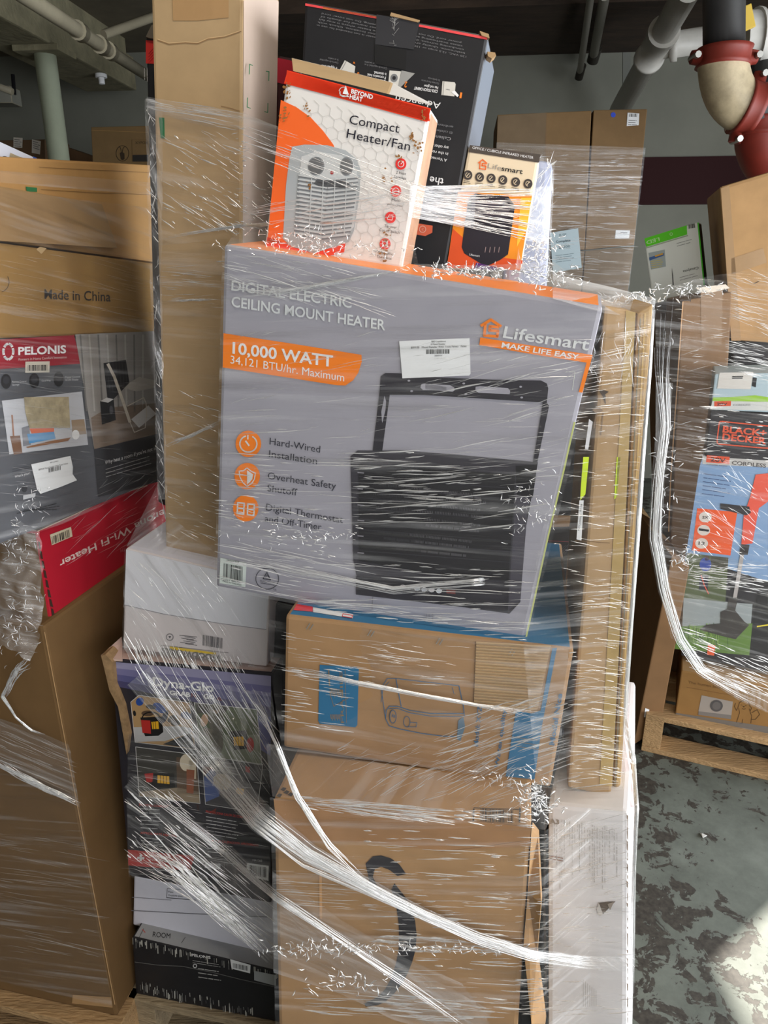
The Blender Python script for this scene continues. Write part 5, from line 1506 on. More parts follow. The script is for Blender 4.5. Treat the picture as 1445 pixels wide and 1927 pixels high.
f.arc(ink((190, 222, 170)), CC(962, 1168), 2.4, 2.4, 1, dl=1); f.line(ink((60, 180, 24)), CC(1096, 1112, 1126, 1420), 2.4, 1); f.bars(ink((60, 60, 60)), CC(1048, 1142), CC(1082, 1136), 8, 3, 10, dl=1)
f.poly(ink((150, 160, 160)), CC(850, 1262, 930, 1245, 936, 1330, 862, 1345), 1); f.poly(ink((60, 90, 140)), CC(852, 1285, 925, 1262, 926, 1275, 854, 1300), 2); f.poly(ink((200, 150, 60)), CC(880, 1275, 920, 1262, 922, 1270, 882, 1282), 3); f.micro(ink((180, 170, 110)), CC(862, 1305), CC(925, 1295), 4, 4, 1.6, 3, dl=2); f.micro(ink((130, 134, 130)), CC(990, 1215), CC(1080, 1190), 2, 5, 1.0, 5, dl=1)
f.text(ink((50, 52, 50)), 'Catalyna', CC(1098, 1330), CC(1020, 1350), 5, 0, flip=True, dl=1); f.micro(ink((140, 140, 138)), CC(1005, 1385), CC(1100, 1360), 2, 5, 1, 6, dl=1); f.poly(ink((60, 60, 64)), CC(965, 1335, 972, 1375, 975, 1422, 970, 1422), 1)
t, f = box('plain_carton', 'short brown carton under the white and green lamp carton', 'carton', plane_at(1270, 620, 2.66, 20), [(1215, 566), (1370, 548), (1360, 760), (1222, 770)], .35, KB2, bottom_z=.15)
dgp = Plane(Q0.P(1370, 1360) - Q0.n * .04, nrm(22))
t, f = box('dog_food_carton', 'low brown carton with a dog drawing, at the bottom of the right load', 'carton', dgp, [(1282, 1262), (1520, 1306), (1500, 1402), (1268, 1360)], .3, {'all': kraft('kraft_dog', (144, 107, 62)), 'top': K_DARK}, bottom_z=.152)
f.poly(ink((112, 106, 100)), H6(372, 1600, 1100, 1710, 1100, 1790, 358, 1660)); f.line(ink((136, 130, 124)), H6(400, 1635, 850, 1705), 1.4, 1); f.text(ink((110, 78, 44)), 'The human box', H6(448, 1415), H6(650, 1450), 5, 0); f.line(ink((120, 84, 46)), H6(440, 1440, 830, 1510), .8)
f.poly(ink((156, 146, 138)), H6(532, 1490, 728, 1530, 718, 1615, 512, 1590)); f.poly(ink((120, 114, 110)), H6(514, 1590, 718, 1615, 716, 1640, 510, 1612), 1); f.ell(ink((84, 80, 80)), H6(625, 1556), 12, 11, 0, 2); f.ell(ink((104, 98, 96)), H6(625, 1556), 8, 7.5, 0, 3)
DG = ink((74, 52, 30))
for pts in (H6(745, 1540, 738, 1560, 750, 1585, 762, 1560, 770, 1535, 800, 1520, 825, 1530, 835, 1560, 845, 1570, 835, 1590, 830, 1575), H6(765, 1570, 770, 1600, 760, 1630, 750, 1660), H6(835, 1590, 845, 1620, 840, 1665), H6(790, 1640, 785, 1665, 770, 1668), H6(845, 1600, 880, 1580, 895, 1610, 870, 1640, 845, 1640), H6(780, 1550, 786, 1552), H6(806, 1554, 812, 1556), H6(785, 1572, 795, 1578, 808, 1574)):
    f.line(DG, pts, .9)
f.ell(DG, H6(796, 1562), 1.6, 1.3)


# ------------------------------------------------------------------ stretch film
def basis(pl, c, ang):
    a = math.radians(ang)
    p0 = pl.P(*c); p1 = pl.P(c[0] + 10 * math.cos(a), c[1] + 10 * math.sin(a))
    eu = (p1 - p0).normalized()
    return eu, pl.n.cross(eu).normalized()


class Film:
    def __init__(s, thing, name='film_layer'):
        s.p = Thing(name, parent=thing, smooth=True)
        s.lay = s.p.bm.loops.layers.uv.new('UVMap')

    def grid(s, rows, ang, m, nu=60, nv=60, amp=.002, fu=9, fv=60, pl=None, seed=0, uvk=1.0):
        """rows of control points (px, py, plane, offset); wrinkles run along ang (degrees on the photograph)"""
        R, Cn = len(rows), len(rows[0])
        C = [[c[2].P(c[0], c[1], c[3]) for c in r] for r in rows]
        pl = pl or rows[0][0][2]
        mid = rows[R // 2][Cn // 2]
        eu, ev = basis(pl, (mid[0], mid[1]), ang)
        V = []
        uvs = []
        for j in range(nv + 1):
            y = j / nv * (R - 1); j0 = min(int(y), R - 2); fy = y - j0
            for i in range(nu + 1):
                x = i / nu * (Cn - 1); i0 = min(int(x), Cn - 2); fx = x - i0
                q = C[j0][i0].lerp(C[j0][i0 + 1], fx).lerp(C[j0 + 1][i0].lerp(C[j0 + 1][i0 + 1], fx), fy)
                u, v = q.dot(eu), q.dot(ev)
                w = noise.noise(Vector((u * fu, v * fv, seed * 7.3))) + .5 * noise.noise(Vector((u * fu * 2, v * fv * 2.3, seed * 3.1 + 4)))
                V.append(s.p.bm.verts.new(q + pl.n * amp * w))
                uvs.append((u * uvk + seed * 1.7, v * uvk))
        mi = s.p.mi(m)
        for j in range(nv):
            for i in range(nu):
                ids = [j * (nu + 1) + i, j * (nu + 1) + i + 1, (j + 1) * (nu + 1) + i + 1, (j + 1) * (nu + 1) + i]
                f = s.p.bm.faces.new([V[k] for k in ids]); f.material_index = mi; f.smooth = True
                for lp, k in zip(f.loops, ids):
                    lp[s.lay].uv = uvs[k]

    def ridge(s, pts, w, m=None, seed=0):
        """one crease: a raised, tapering fold in the film along 3D points"""
        m = m or GLINT_CREASE
        n = len(pts)
        mi = s.p.mi(m)
        prev = None
        for i in range(n):
            d = (pts[min(i + 1, n - 1)] - pts[max(0, i - 1)]).normalized()
            tc = (EYE - pts[i]).normalized()
            sd = d.cross(tc).normalized()
            nn = sd.cross(d).normalized()
            k = max(.12, math.sin(math.pi * (i + .35) / (n - .3))) * w / 2
            r = [s.p.bm.verts.new(pts[i] + sd * k), s.p.bm.verts.new(pts[i] + nn * k * .8), s.p.bm.verts.new(pts[i] - sd * k)]
            if prev:
                for a in (0, 1):
                    f = s.p.bm.faces.new([prev[a], prev[a + 1], r[a + 1], r[a]]); f.material_index = mi; f.smooth = True
                    for lp in f.loops:
                        lp[s.lay].uv = (i * .01 + seed, a * .01)
            prev = r

    def creases(s, quad, pl, off, n, ang, ln, wpx, seed, wob=.6, m=None):
        """n creases scattered over a quad of the photograph; ang/ln/wpx are (min, max); ang may be a function of (u, v)"""
        rnd = random.Random(seed)
        q = [Vector(p) for p in quad]
        x_lo, x_hi = min(p.x for p in q), max(p.x for p in q)
        for i in range(int(n * 1.4)):
            u, v = rnd.random(), rnd.random()
            c = q[0].lerp(q[1], u).lerp(q[3].lerp(q[2], u), v)
            a = math.radians(ang(u, v, rnd) if callable(ang) else rnd.uniform(*ang))
            L_ = ln[0] + (ln[1] - ln[0]) * rnd.random() ** 2.2
            w = (wpx[0] + (wpx[1] - wpx[0]) * rnd.random() ** 2.5)
            d = Vector((math.cos(a), math.sin(a))); nn = Vector((-d.y, d.x))
            room = min(c.x - x_lo, x_hi - c.x) + 6
            L_ = min(L_, 2 * room / max(abs(d.x), .08))
            m_ = 6
            ph = rnd.uniform(0, 6); bow = rnd.uniform(-1, 1) * wob * L_ * .02
            pts = []
            for k in range(m_):
                t_ = k / (m_ - 1) - .5
                pp = c + d * L_ * t_ + nn * (bow * (1 - 4 * t_ * t_) + wob * .5 * math.sin(ph + k * 2.1))
                pts.append(pl.P(pp.x, pp.y, off + .001))
            dist = (pts[0] - EYE).length
            s.ridge(pts, w * dist / FPX, m, seed=i * .37)

    def glints(s, c, rad, pl, off, n, seed, wpx=(1, 2.6)):
        """crumpled film: short crooked whitened folds standing for glints, in all directions"""
        rnd = random.Random(seed)
        for i in range(n):
            x, y = c[0] + rnd.gauss(0, rad[0] * .5), c[1] + rnd.gauss(0, rad[1] * .5)
            a = rnd.uniform(0, 6.28); pts = []
            for k in range(4):
                pts.append(pl.P(x, y, off + rnd.uniform(0, .006)))
                a += rnd.uniform(-.7, .7); st = rnd.uniform(2, 7)
                x += math.cos(a) * st; y += math.sin(a) * st * .8
            s.ridge(pts, rnd.uniform(*wpx) * (pts[0] - EYE).length / FPX, seed=i * .21)

    def rope(s, path, n, m, seed, pl_off=.0, strand=(0.6, 2.2)):
        """film gathered into a rope: strands running along a path of (px, py, halfwidth px, plane, offset)"""
        rnd = random.Random(seed)
        for i in range(n):
            k0 = rnd.uniform(-1, 1); k1 = rnd.uniform(-1, 1); ph = rnd.uniform(0, 6.28)
            pts = []
            N_ = 40
            for j in range(N_ + 1):
                y = j / N_ * (len(path) - 1); a = min(int(y), len(path) - 2); fr = y - a
                A_, B_ = path[a], path[a + 1]
                p0, p1 = Vector(A_[:2]), Vector(B_[:2])
                dn = (p1 - p0).normalized(); nn = Vector((-dn.y, dn.x))
                w = A_[2] + (B_[2] - A_[2]) * fr
                k = k0 + (k1 - k0) * (j / N_) + .12 * math.sin(ph + j * .5)
                pp = p0.lerp(p1, fr) + nn * w * k
                q = A_[3].P(pp.x, pp.y, A_[4]).lerp(B_[3].P(pp.x, pp.y, B_[4]), fr)
                pts.append(q + (EYE - q).normalized() * .004 * (1 - k * k) * rnd.uniform(.7, 1))
            a0 = rnd.randint(0, 8); a1 = N_ - rnd.randint(0, 8)
            s.ridge(pts[a0:a1 + 1], rnd.uniform(*strand) * (pts[20] - EYE).length / FPX, m, seed=i * .3)


wrap = Thing('stretch_wrap', 'clear plastic stretch film wound around the tall centre stack of heater cartons', 'stretch film')
# --- on the tall carton and across to the compact heater carton
F = Film(wrap)
F.grid([[(276, 182, M(.07), .02), (370, 198, TP, .008), (457, 212, TP, .008), (523, 238, M(.05), .0), (640, 290, HP, .006), (803, 352, HP, .008)],
        [(290, 330, M(.07), .02), (375, 330, TP, .008), (458, 330, TP, .008), (515, 350, M(.05), .0), (640, 370, HP, .006), (786, 378, HP, .008)],
        [(300, 462, M(.07), .02), (380, 455, TP, .008), (458, 446, TP, .008), (507, 436, M(.075), .0), (640, 424, HP, .006), (768, 408, HP, .008)]], 12, FILM, 90, 60, .0018, 7, 55, TP, 1)
F.grid([[(276, 182, M(.07), .022), (457, 212, TP, .012), (523, 238, M(.05), .0), (803, 352, HP, .012)], [(277, 205, M(.07), .022), (457, 245, TP, .012), (520, 285, M(.05), .0), (790, 380, HP, .012)]], 14, FILM2, 80, 12, .001, 5, 120, TP, 2)
F.creases([(280, 182), (457, 212), (457, 250), (280, 206)], TP, .012, 26, (8, 14), (40, 150), (.6, 1.6), 1)
F.creases([(460, 215), (800, 350), (790, 385), (460, 300)], HP, .014, 44, (16, 24), (40, 200), (.5, 1.5), 2)
F.creases([(310, 250), (450, 250), (455, 440), (310, 440)], TP, .012, 60, (20, 42), (8, 50), (.8, 2.6), 3)
F.creases([(350, 390), (440, 380), (440, 430), (340, 430)], TP, .012, 12, (28, 34), (30, 80), (1, 2.4), 31)
F.creases([(440, 240), (465, 240), (465, 440), (440, 440)], TP, .014, 30, (-20, 30), (5, 22), (1, 2.6), 4)
F.creases([(470, 330), (520, 330), (515, 440), (470, 440)], M(.05), .006, 24, (0, 60), (6, 30), (.6, 1.8), 41)
F.creases([(500, 380), (760, 360), (760, 410), (480, 430)], HP, .014, 30, (-16, -6), (40, 190), (.6, 2.4), 5)
F.rope([(305, 446, 4, TP, .014), (457, 424, 3, TP, .016), (620, 418, 3, HP, .012), (765, 406, 3, HP, .014)], 10, GLINT_CREASE, 5, strand=(1, 2.6))
F.glints((560, 450), (90, 30), HP, .016, 110, 6, (.8, 2.4))
F.glints((640, 470), (180, 16), GPL, .02, 90, 61, (.7, 1.8))
F.grid([[(440, 440, HP, .016), (620, 424, HP, .014), (768, 410, HP, .014)], [(424, 463, GPL, .012), (600, 490, GPL, .016), (790, 508, GPL, .018)]], 8, FILM, 60, 24, .004, 40, 60, HP, 3)
F.grid([[(272, 186, M(.06), .02), (306, 194, M(.06), .02)], [(284, 560, M(.06), .02), (304, 560, M(.06), .02)], [(297, 940, M(.06), .02), (314, 940, M(.06), .02)]], 70, FILM2, 12, 90, .004, 20, 60, M(.06), 43)
# --- bright band over the black and the cream carton
F = Film(wrap)
F.grid([[(772, 350, HP, .010), (900, 348, M(.10), .01), (1003, 353, M(.11), .01), (1036, 350, M(.2), .0)], [(768, 408, HP, .010), (890, 430, M(.10), .01), (985, 452, M(.11), .01), (1032, 460, M(.2), .0)]], 6, FILMB, 80, 40, .0022, 6, 110, M(.11), 4)
F.creases([(775, 350), (1000, 352), (985, 450), (770, 408)], M(.10), .012, 120, lambda u, v, r: -3 + 16 * v + r.uniform(-3, 3), (30, 190), (.7, 3.0), 8)
F.creases([(770, 360), (880, 372), (880, 425), (768, 406)], M(.08), .012, 40, (4, 14), (30, 110), (.8, 2.6), 9)
F.creases([(985, 300), (1042, 302), (1030, 500), (975, 480)], M(.25), .012, 70, (-80, -30), (10, 60), (.5, 1.6), 10)
F.grid([[(1000, 292, M(.27), .0), (1044, 300, M(.27), .0)], [(970, 505, M(.05), .0), (1034, 515, M(.27), .0)]], 80, FILM2, 24, 40, .004, 12, 60, M(.26), 5)
F.glints((1010, 470), (40, 40), M(.11), .012, 90, 11, (1, 3))
# crumpled gather along the top of the grey carton
F.grid([[(780, 496, M(.04), .0), (900, 500, M(.04), .0), (1040, 492, M(.11), .0)], [(775, 506, GPL, .016), (900, 524, GPL, .014), (1120, 548, GPL, .014)]], 8, FILMB, 80, 30, .008, 40, 60, GPL, 6)
F.glints((880, 510), (130, 12), GPL, .018, 150, 12, (1, 2.8)); F.glints((1030, 520), (70, 22), GPL, .02, 80, 13, (1, 2.6)); F.glints((1180, 568), (60, 16), M(.05), .012, 120, 14, (1, 2.8))
F.grid([[(1040, 515, M(.02), .0), (1150, 540, M(.075), .0), (1233, 562, M(.1), .0)], [(1040, 562, GPL, .012), (1140, 590, GPL, .014), (1230, 600, M(.04), .012)]], 10, FILMB, 60, 20, .006, 40, 60, M(.05), 7)
# --- lower part of the tall carton
F = Film(wrap)
F.grid([[(294, 455, M(.07), .018), (380, 458, TP, .009), (424, 462, TP, .01)], [(303, 760, M(.07), .018), (385, 760, TP, .009), (412, 770, TP, .01)], [(312, 1040, M(.07), .018), (390, 1050, TP, .009), (407, 1055, TP, .01)]], 5, FILM, 30, 90, .002, 8, 60, TP, 8)
F.creases([(305, 500), (420, 490), (415, 580), (305, 560)], TP, .012, 26, (-8, 8), (15, 80), (.5, 1.3), 15)
F.creases([(310, 740), (412, 740), (408, 1020), (315, 1020)], TP, .012, 46, (14, 30), (10, 45), (.6, 1.8), 16)
F.rope([(300, 566, 3, TP, .012), (418, 562, 3, TP, .012)], 5, GLINT_CREASE, 17, strand=(.6, 1.4))
F.rope([(306, 838, 8, TP, .012), (360, 820, 5, TP, .013), (420, 792, 4, TP, .014)], 12, GLINT_CREASE, 18, strand=(.6, 1.6))
F.rope([(300, 930, 3, M(.1), .012), (316, 985, 3, M(.1), .012), (360, 1025, 3, M(.1), .012), (412, 1052, 3, M(.1), .012)], 6, GLINT_CREASE, 19, strand=(1, 2.6))
F.creases([(276, 190), (300, 190), (310, 930), (300, 930)], M(.075), .012, 70, (40, 130), (8, 40), (.5, 1.5), 20)
F.grid([[(300, 905, M(.05), .0), (306, 960, M(.07), .0), (412, 1045, M(.02), .0)], [(238, 1028, M(.04), .006), (300, 1045, M(.04), .006), (412, 1085, M(.04), .006)]], -35, FILM2, 40, 24, .002, 8, 80, M(.05), 9)
# --- grey carton
F = Film(wrap)
F.grid([[(418, 462, GPL, .008), (780, 518, GPL, .007), (1138, 580, GPL, .008)], [(411, 780, GPL, .008), (760, 840, GPL, .007), (1070, 890, GPL, .008)], [(404, 1108, GPL, .008), (700, 1165, GPL, .007), (990, 1216, GPL, .008)]], 2, FILM, 130, 130, .0016, 5, 60, GPL, 10)
F.creases([(424, 470), (640, 505), (740, 600), (424, 540)], GPL, .011, 60, (4, 22), (20, 180), (.6, 2.0), 21)
F.rope([(424, 560, 10, GPL, .01), (560, 545, 6, GPL, .01), (680, 522, 4, GPL, .012), (770, 508, 4, GPL, .012)], 14, GLINT_CREASE, 22, strand=(.6, 1.8))
F.creases([(430, 600), (1110, 640), (1060, 860), (415, 830)], GPL, .011, 70, (-18, 2), (20, 150), (.5, 1.7), 23)
F.creases([(900, 660), (1090, 690), (1060, 800), (820, 760)], GPL, .011, 20, (-20, -10), (40, 170), (.7, 2.4), 24)
F.creases([(415, 850), (1050, 850), (1010, 1000), (410, 980)], GPL, .011, 110, lambda u, v, r: 6 - 14 * u + r.uniform(-4, 4), (16, 170), (.6, 2.8), 25)
F.creases([(670, 860), (900, 880), (900, 960), (670, 940)], GPL, .011, 26, (-6, 4), (50, 170), (1.2, 3.2), 26)
F.creases([(412, 930), (680, 990), (660, 1060), (410, 1000)], GPL, .011, 60, (5, 16), (4, 26), (1, 2.6), 27)
F.creases([(412, 1020), (1010, 1080), (985, 1200), (410, 1100)], GPL, .011, 90, lambda u, v, r: 14 - 18 * u + r.uniform(-4, 4), (20, 190), (.6, 2.6), 28)
F.creases([(560, 1120), (980, 1180), (985, 1215), (560, 1150)], GPL, .012, 34, (-4, 8), (40, 130), (1.2, 3.2), 29)
F.rope([(412, 1040, 14, GPL, .01), (560, 1075, 10, GPL, .01), (740, 1110, 8, GPL, .01), (900, 1095, 8, GPL, .01), (1020, 1080, 8, M(.0), .01)], 20, GLINT_CREASE, 30, strand=(.5, 1.6))
F.glints((1000, 960), (50, 60), GPL, .012, 60, 31, (.6, 1.6)); F.glints((560, 1010), (120, 16), GPL, .012, 40, 32, (.8, 2))
# --- right flank
F = Film(wrap)
F.grid([[(1080, 562, M(-.12), .0), (1160, 572, M(-.12), .006), (1232, 562, M(-.11), .012)], [(1060, 800, M(-.12), .0), (1140, 800, M(-.12), .006), (1216, 800, M(-.11), .012)], [(1010, 1050, M(-.13), .0), (1110, 1050, M(-.12), .006), (1194, 1050, M(-.11), .012)], [(985, 1216, M(-.14), .006), (1080, 1240, M(-.13), .008), (1181, 1260, M(-.12), .014)], [(1010, 1480, M(-.16), .006), (1090, 1490, M(-.13), .008), (1172, 1485, M(-.12), .014)]], -4, FILM, 60, 130, .002, 6, 70, M(-.12), 11)
F.creases([(1090, 690), (1180, 640), (1180, 800), (1080, 800)], M(-.12), .012, 34, (-14, -4), (30, 110), (.6, 2.0), 33)
F.creases([(1075, 800), (1190, 800), (1165, 1120), (1060, 1120)], M(-.12), .012, 50, (-12, 14), (12, 60), (.5, 1.6), 34)
F.creases([(1075, 1120), (1180, 1100), (1165, 1480), (1075, 1480)], M(-.12), .014, 130, lambda u, v, r: -8 + 22 * u + r.uniform(-10, 10), (14, 100), (.6, 2.0), 35)
F.creases([(1200, 600), (1222, 600), (1168, 1470), (1150, 1470)], M(-.11), .014, 60, (-4, 14), (8, 30), (.6, 1.6), 36)
F.creases([(1100, 600), (1215, 620), (1190, 720), (1110, 720)], M(-.11), .012, 34, (40, 120), (10, 70), (.5, 1.4), 37)
F.rope([(1231, 566, 3, M(-.11), .012), (1222, 700, 3, M(-.11), .014), (1206, 900, 4, M(-.11), .014), (1192, 1100, 4, M(-.11), .014), (1178, 1300, 4, M(-.11), .014), (1170, 1480, 4, M(-.11), .014)], 24, GLINT_CREASE, 38, strand=(1.2, 3.4))
F.rope([(1172, 1330, 5, M(-.08), .012), (1192, 1430, 5, M(-.08), .012), (1198, 1520, 4, WP, .0), (1193, 1640, 4, WP, .0), (1188, 1927, 5, WP, .0)], 18, GLINT_CREASE, 39, strand=(1, 2.8))
def beside(px, py, pl, k):
    q = pl.P(px, py) - pl.n * k + EX11 * .012
    return proj(q) + (Plane(q, pl.n), 0)


F.grid([[(1233, 566, M(-.11), .012), beside(1233, 572, M(-.11), .3)], [(1194, 1050, M(-.11), .014), beside(1194, 1050, M(-.11), .3)], [(1172, 1480, M(-.11), .014), beside(1172, 1476, M(-.11), .3)]], 3, FILM, 40, 110, .002, 6, 70, M(-.11), 44)
# --- blue print carton
F = Film(wrap)
F.grid([[(500, 1128, M(-.1), .006), (760, 1188, BP, .014), (1070, 1222, BP, .016)], [(512, 1280, M(-.1), .006), (770, 1310, BP, .010), (1060, 1340, BP, .016)], [(530, 1412, BP, .012), (780, 1440, BP, .012), (1050, 1482, BP, .016)]], 6, FILM, 100, 80, .002, 5, 60, BP, 12)
F.creases([(535, 1190), (880, 1215), (880, 1300), (535, 1270)], BP, .016, 46, (2, 12), (20, 120), (.6, 2.0), 40)
F.creases([(540, 1240), (660, 1250), (640, 1380), (535, 1370)], BP, .016, 26, (4, 12), (30, 90), (1, 2.8), 41)
F.rope([(500, 1252, 10, M(-.11), .012), (640, 1280, 6, BP, .016), (760, 1302, 5, BP, .016), (900, 1328, 4, BP, .016), (1040, 1350, 10, BP, .018)], 16, GLINT_CREASE, 42, strand=(.7, 2.2))
F.creases([(880, 1320), (1080, 1320), (1060, 1450), (820, 1440)], BP, .018, 70, (-26, -12), (30, 130), (.8, 2.8), 43)
F.creases([(640, 1400), (1000, 1420), (940, 1470), (640, 1470)], BP, .02, 40, (-34, -14), (20, 120), (.6, 1.8), 44)
F.grid([[(500, 1400, BP, .012), (760, 1442, BP, .012), (1060, 1485, BP, .014)], [(512, 1500, AP, .008), (760, 1532, AP, .008), (1026, 1562, AP, .006)]], -4, FILM2, 90, 36, .003, 9, 60, BP, 13)
F.creases([(570, 1498), (850, 1522), (850, 1552), (570, 1522)], AP, .012, 70, lambda u, v, r: 3 + 6 * v + r.uniform(-2, 2), (30, 150), (.8, 2.4), 45)
F.creases([(700, 1440), (980, 1450), (960, 1540), (700, 1530)], AP.back(.04), .012, 46, (-40, -14), (20, 110), (.6, 1.8), 46)
F.glints((1010, 1510), (40, 40), AP, .008, 140, 47, (1, 2.8)); F.glints((960, 1470), (70, 24), BP, .02, 70, 48, (1, 2.2)); F.creases([(860, 1520), (1000, 1530), (1000, 1560), (860, 1550)], AP, .012, 30, (-4, 12), (14, 60), (1, 2.4), 49)
# --- smile carton and white carton
F = Film(wrap)
F.grid([[(508, 1500, AP, .007), (760, 1532, AP, .007), (1026, 1562, AP, .004), (1110, 1520, WP, .010), (1200, 1530, WP, .004)], [(514, 1710, AP, .007), (760, 1720, AP, .007), (1020, 1730, AP, .004), (1110, 1730, WP, .008), (1197, 1730, WP, .004)], [(518, 1940, AP, .007), (760, 1940, AP, .007), (1012, 1940, AP, .004), (1110, 1940, WP, .008), (1190, 1940, WP, .004)]], 2, FILM, 120, 90, .0016, 5, 60, AP, 14)
F.creases([(690, 1560), (990, 1570), (985, 1900), (700, 1900)], AP, .011, 110, (-1, 5), (16, 120), (.7, 2.6), 50)
F.creases([(720, 1760), (980, 1770), (980, 1800), (700, 1780)], AP, .011, 60, (0, 5), (14, 80), (1, 3.2), 51)
F.creases([(530, 1620), (780, 1640), (700, 1720), (520, 1700)], AP, .011, 40, (0, 5), (30, 140), (.5, 1.2), 52)
F.creases([(560, 1860), (980, 1880), (980, 1925), (600, 1915)], AP, .011, 46, (1, 7), (30, 150), (.8, 2.6), 53)
F.creases([(975, 1570), (1040, 1570), (1040, 1910), (975, 1910)], AP, .011, 90, (-12, 4), (14, 60), (.6, 2.0), 54)
F.creases([(1035, 1540), (1185, 1540), (1185, 1700), (1035, 1660)], WP, .012, 50, (-22, -6), (20, 110), (.5, 1.6), 55)
F.creases([(1040, 1640), (1185, 1640), (1185, 1920), (1040, 1920)], WP, .012, 46, (-10, 4), (16, 70), (.6, 1.8), 56)
F.grid([[(512, 1640, AP, .012), (640, 1730, AP, .012), (760, 1800, AP, .012), (870, 1850, AP, .012)], [(515, 1830, AP, .012), (640, 1870, AP, .012), (740, 1920, AP, .012), (960, 1980, AP, .012)]], 22, FILM2, 60, 30, .002, 10, 60, AP, 15)
F.glints((610, 1785), (130, 16), AP, .016, 110, 57, (.8, 2.2)); F.glints((660, 1850), (90, 22), AP, .016, 60, 58, (.8, 2)); F.glints((840, 1785), (140, 8), AP, .012, 60, 59, (1, 2.2))
# --- left column: white carton, photo carton, and the two gathered ropes
F = Film(wrap)
F.grid([[(234, 1032, M(.015), .008), (360, 1066, M(.015), .008), (440, 1110, M(.015), .008)], [(230, 1225, M(.015), .01), (370, 1240, M(.015), .01), (500, 1258, M(.015), .01)]], 55, FILM, 60, 60, .0018, 6, 60, M(.015), 16)
F.grid([[(230, 1215, M(.03), .014), (360, 1235, M(.03), .014), (505, 1256, M(.03), .014)], [(300, 1320, M(-.0), .01), (400, 1340, M(-.0), .01), (520, 1370, M(-.0), .012)], [(410, 1450, M(-.0), .01), (480, 1470, M(-.0), .012), (560, 1490, AP, .008)]], 56, FILM2, 60, 80, .0016, 6, 90, M(.0), 17)
F.creases([(236, 1210), (450, 1240), (470, 1290), (250, 1260)], M(.02), .014, 90, (58, 72), (12, 70), (.7, 2.2), 60)
F.creases([(260, 1270), (480, 1280), (540, 1450), (400, 1440)], M(.0), .013, 70, (50, 64), (40, 200), (.6, 2.0), 61)
F.creases([(250, 1060), (420, 1090), (420, 1190), (240, 1180)], M(.015), .012, 44, (40, 60), (10, 60), (.5, 1.4), 62)
rope1 = [(262, 1270, 30, M(.0), .014), (330, 1352, 26, M(.0), .014), (410, 1450, 26, M(.0), .014), (490, 1540, 28, AP, .010), (580, 1610, 24, AP, .014), (690, 1668, 15, AP, .016), (800, 1722, 12, AP, .016), (900, 1765, 12, AP, .016), (1000, 1797, 12, AP, .014), (1100, 1812, 13, WP, .014), (1195, 1815, 14, WP, .008)]
F.rope(rope1, 42, GLINT_CREASE, 63, strand=(.8, 2.8))
F.rope([(470, 1290, 6, M(.0), .014), (520, 1400, 6, AP, .0), (560, 1500, 8, AP, .012), (620, 1590, 10, AP, .014), (700, 1668, 8, AP, .016)], 14, GLINT_CREASE, 64, strand=(.8, 2.6))


def ropesheet(path, ang, m, seed, pl):
    rows = []
    for sgn in (-1, -.33, .33, 1):
        r = []
        for i, a in enumerate(path):
            b = path[min(i + 1, len(path) - 1)]; c = path[max(i - 1, 0)]
            d = (Vector(b[:2]) - Vector(c[:2])).normalized(); nn = Vector((-d.y, d.x))
            q = Vector(a[:2]) + nn * a[2] * sgn
            r.append((q.x, q.y, a[3], a[4] - .002 * abs(sgn)))
        rows.append(r)
    F.grid(rows, ang, m, 90, 18, .001, 4, 180, pl, seed)


ropesheet(rope1, 34, FILMR, 18, AP)
rope2 = [(238, 1500, 60, M(-.004), .01), (330, 1590, 55, M(-.004), .012), (430, 1690, 52, M(-.004), .012), (520, 1760, 44, AP, .006), (600, 1790, 40, AP, .012)]
ropesheet([(244, 1470, 16, M(-.004), .012), (300, 1520, 18, M(-.004), .012), (400, 1600, 30, M(-.004), .012), (520, 1720, 36, AP, .006), (640, 1790, 30, AP, .012), (800, 1880, 40, AP, .012), (900, 1945, 50, AP, .012)], 38, FILM2, 19, AP)
F.rope([(244, 1465, 10, M(-.004), .014), (330, 1530, 10, M(-.004), .014), (430, 1610, 12, M(-.004), .014), (520, 1690, 12, AP, .008), (640, 1770, 10, AP, .014), (760, 1850, 10, AP, .014), (880, 1935, 10, AP, .014)], 22, GLINT_CREASE, 65, strand=(.6, 1.8))
F.rope([(244, 1600, 40, M(-.004), .014), (330, 1640, 30, M(-.004), .014), (430, 1730, 18, M(-.004), .014), (515, 1810, 10, M(-.03), .0)], 40, GLINT_CREASE, 66, strand=(.6, 2.0))
F.creases([(243, 1470), (340, 1500), (420, 1650), (240, 1620)], M(-.004), .014, 50, (32, 50), (10, 90), (.8, 2.4), 67)
F.creases([(300, 1560), (500, 1660), (515, 1780), (380, 1680)], M(-.004), .014, 50, (34, 46), (30, 150), (.7, 2.0), 68)
F.grid([[(238, 1500, M(-.004), .01), (380, 1560, M(-.004), .01), (505, 1690, M(-.004), .01)], [(242, 1650, M(-.004), .01), (380, 1700, M(-.004), .01), (518, 1820, M(-.004), .01)]], 34, FILM, 60, 40, .002, 8, 60, M(-.004), 20)
F.grid([[(240, 1380, M(-.0), .008), (380, 1400, M(-.0), .008), (510, 1420, M(-.0), .008)], [(240, 1640, M(-.0), .008), (380, 1665, M(-.0), .008), (508, 1690, M(-.0), .008)]], 8, FILM, 60, 40, .0015, 6, 60, M(0), 21)
F.creases([(250, 1400), (500, 1430), (500, 1650), (250, 1600)], M(-.0), .011, 50, (5, 12), (20, 90), (.4, 1.0), 69)

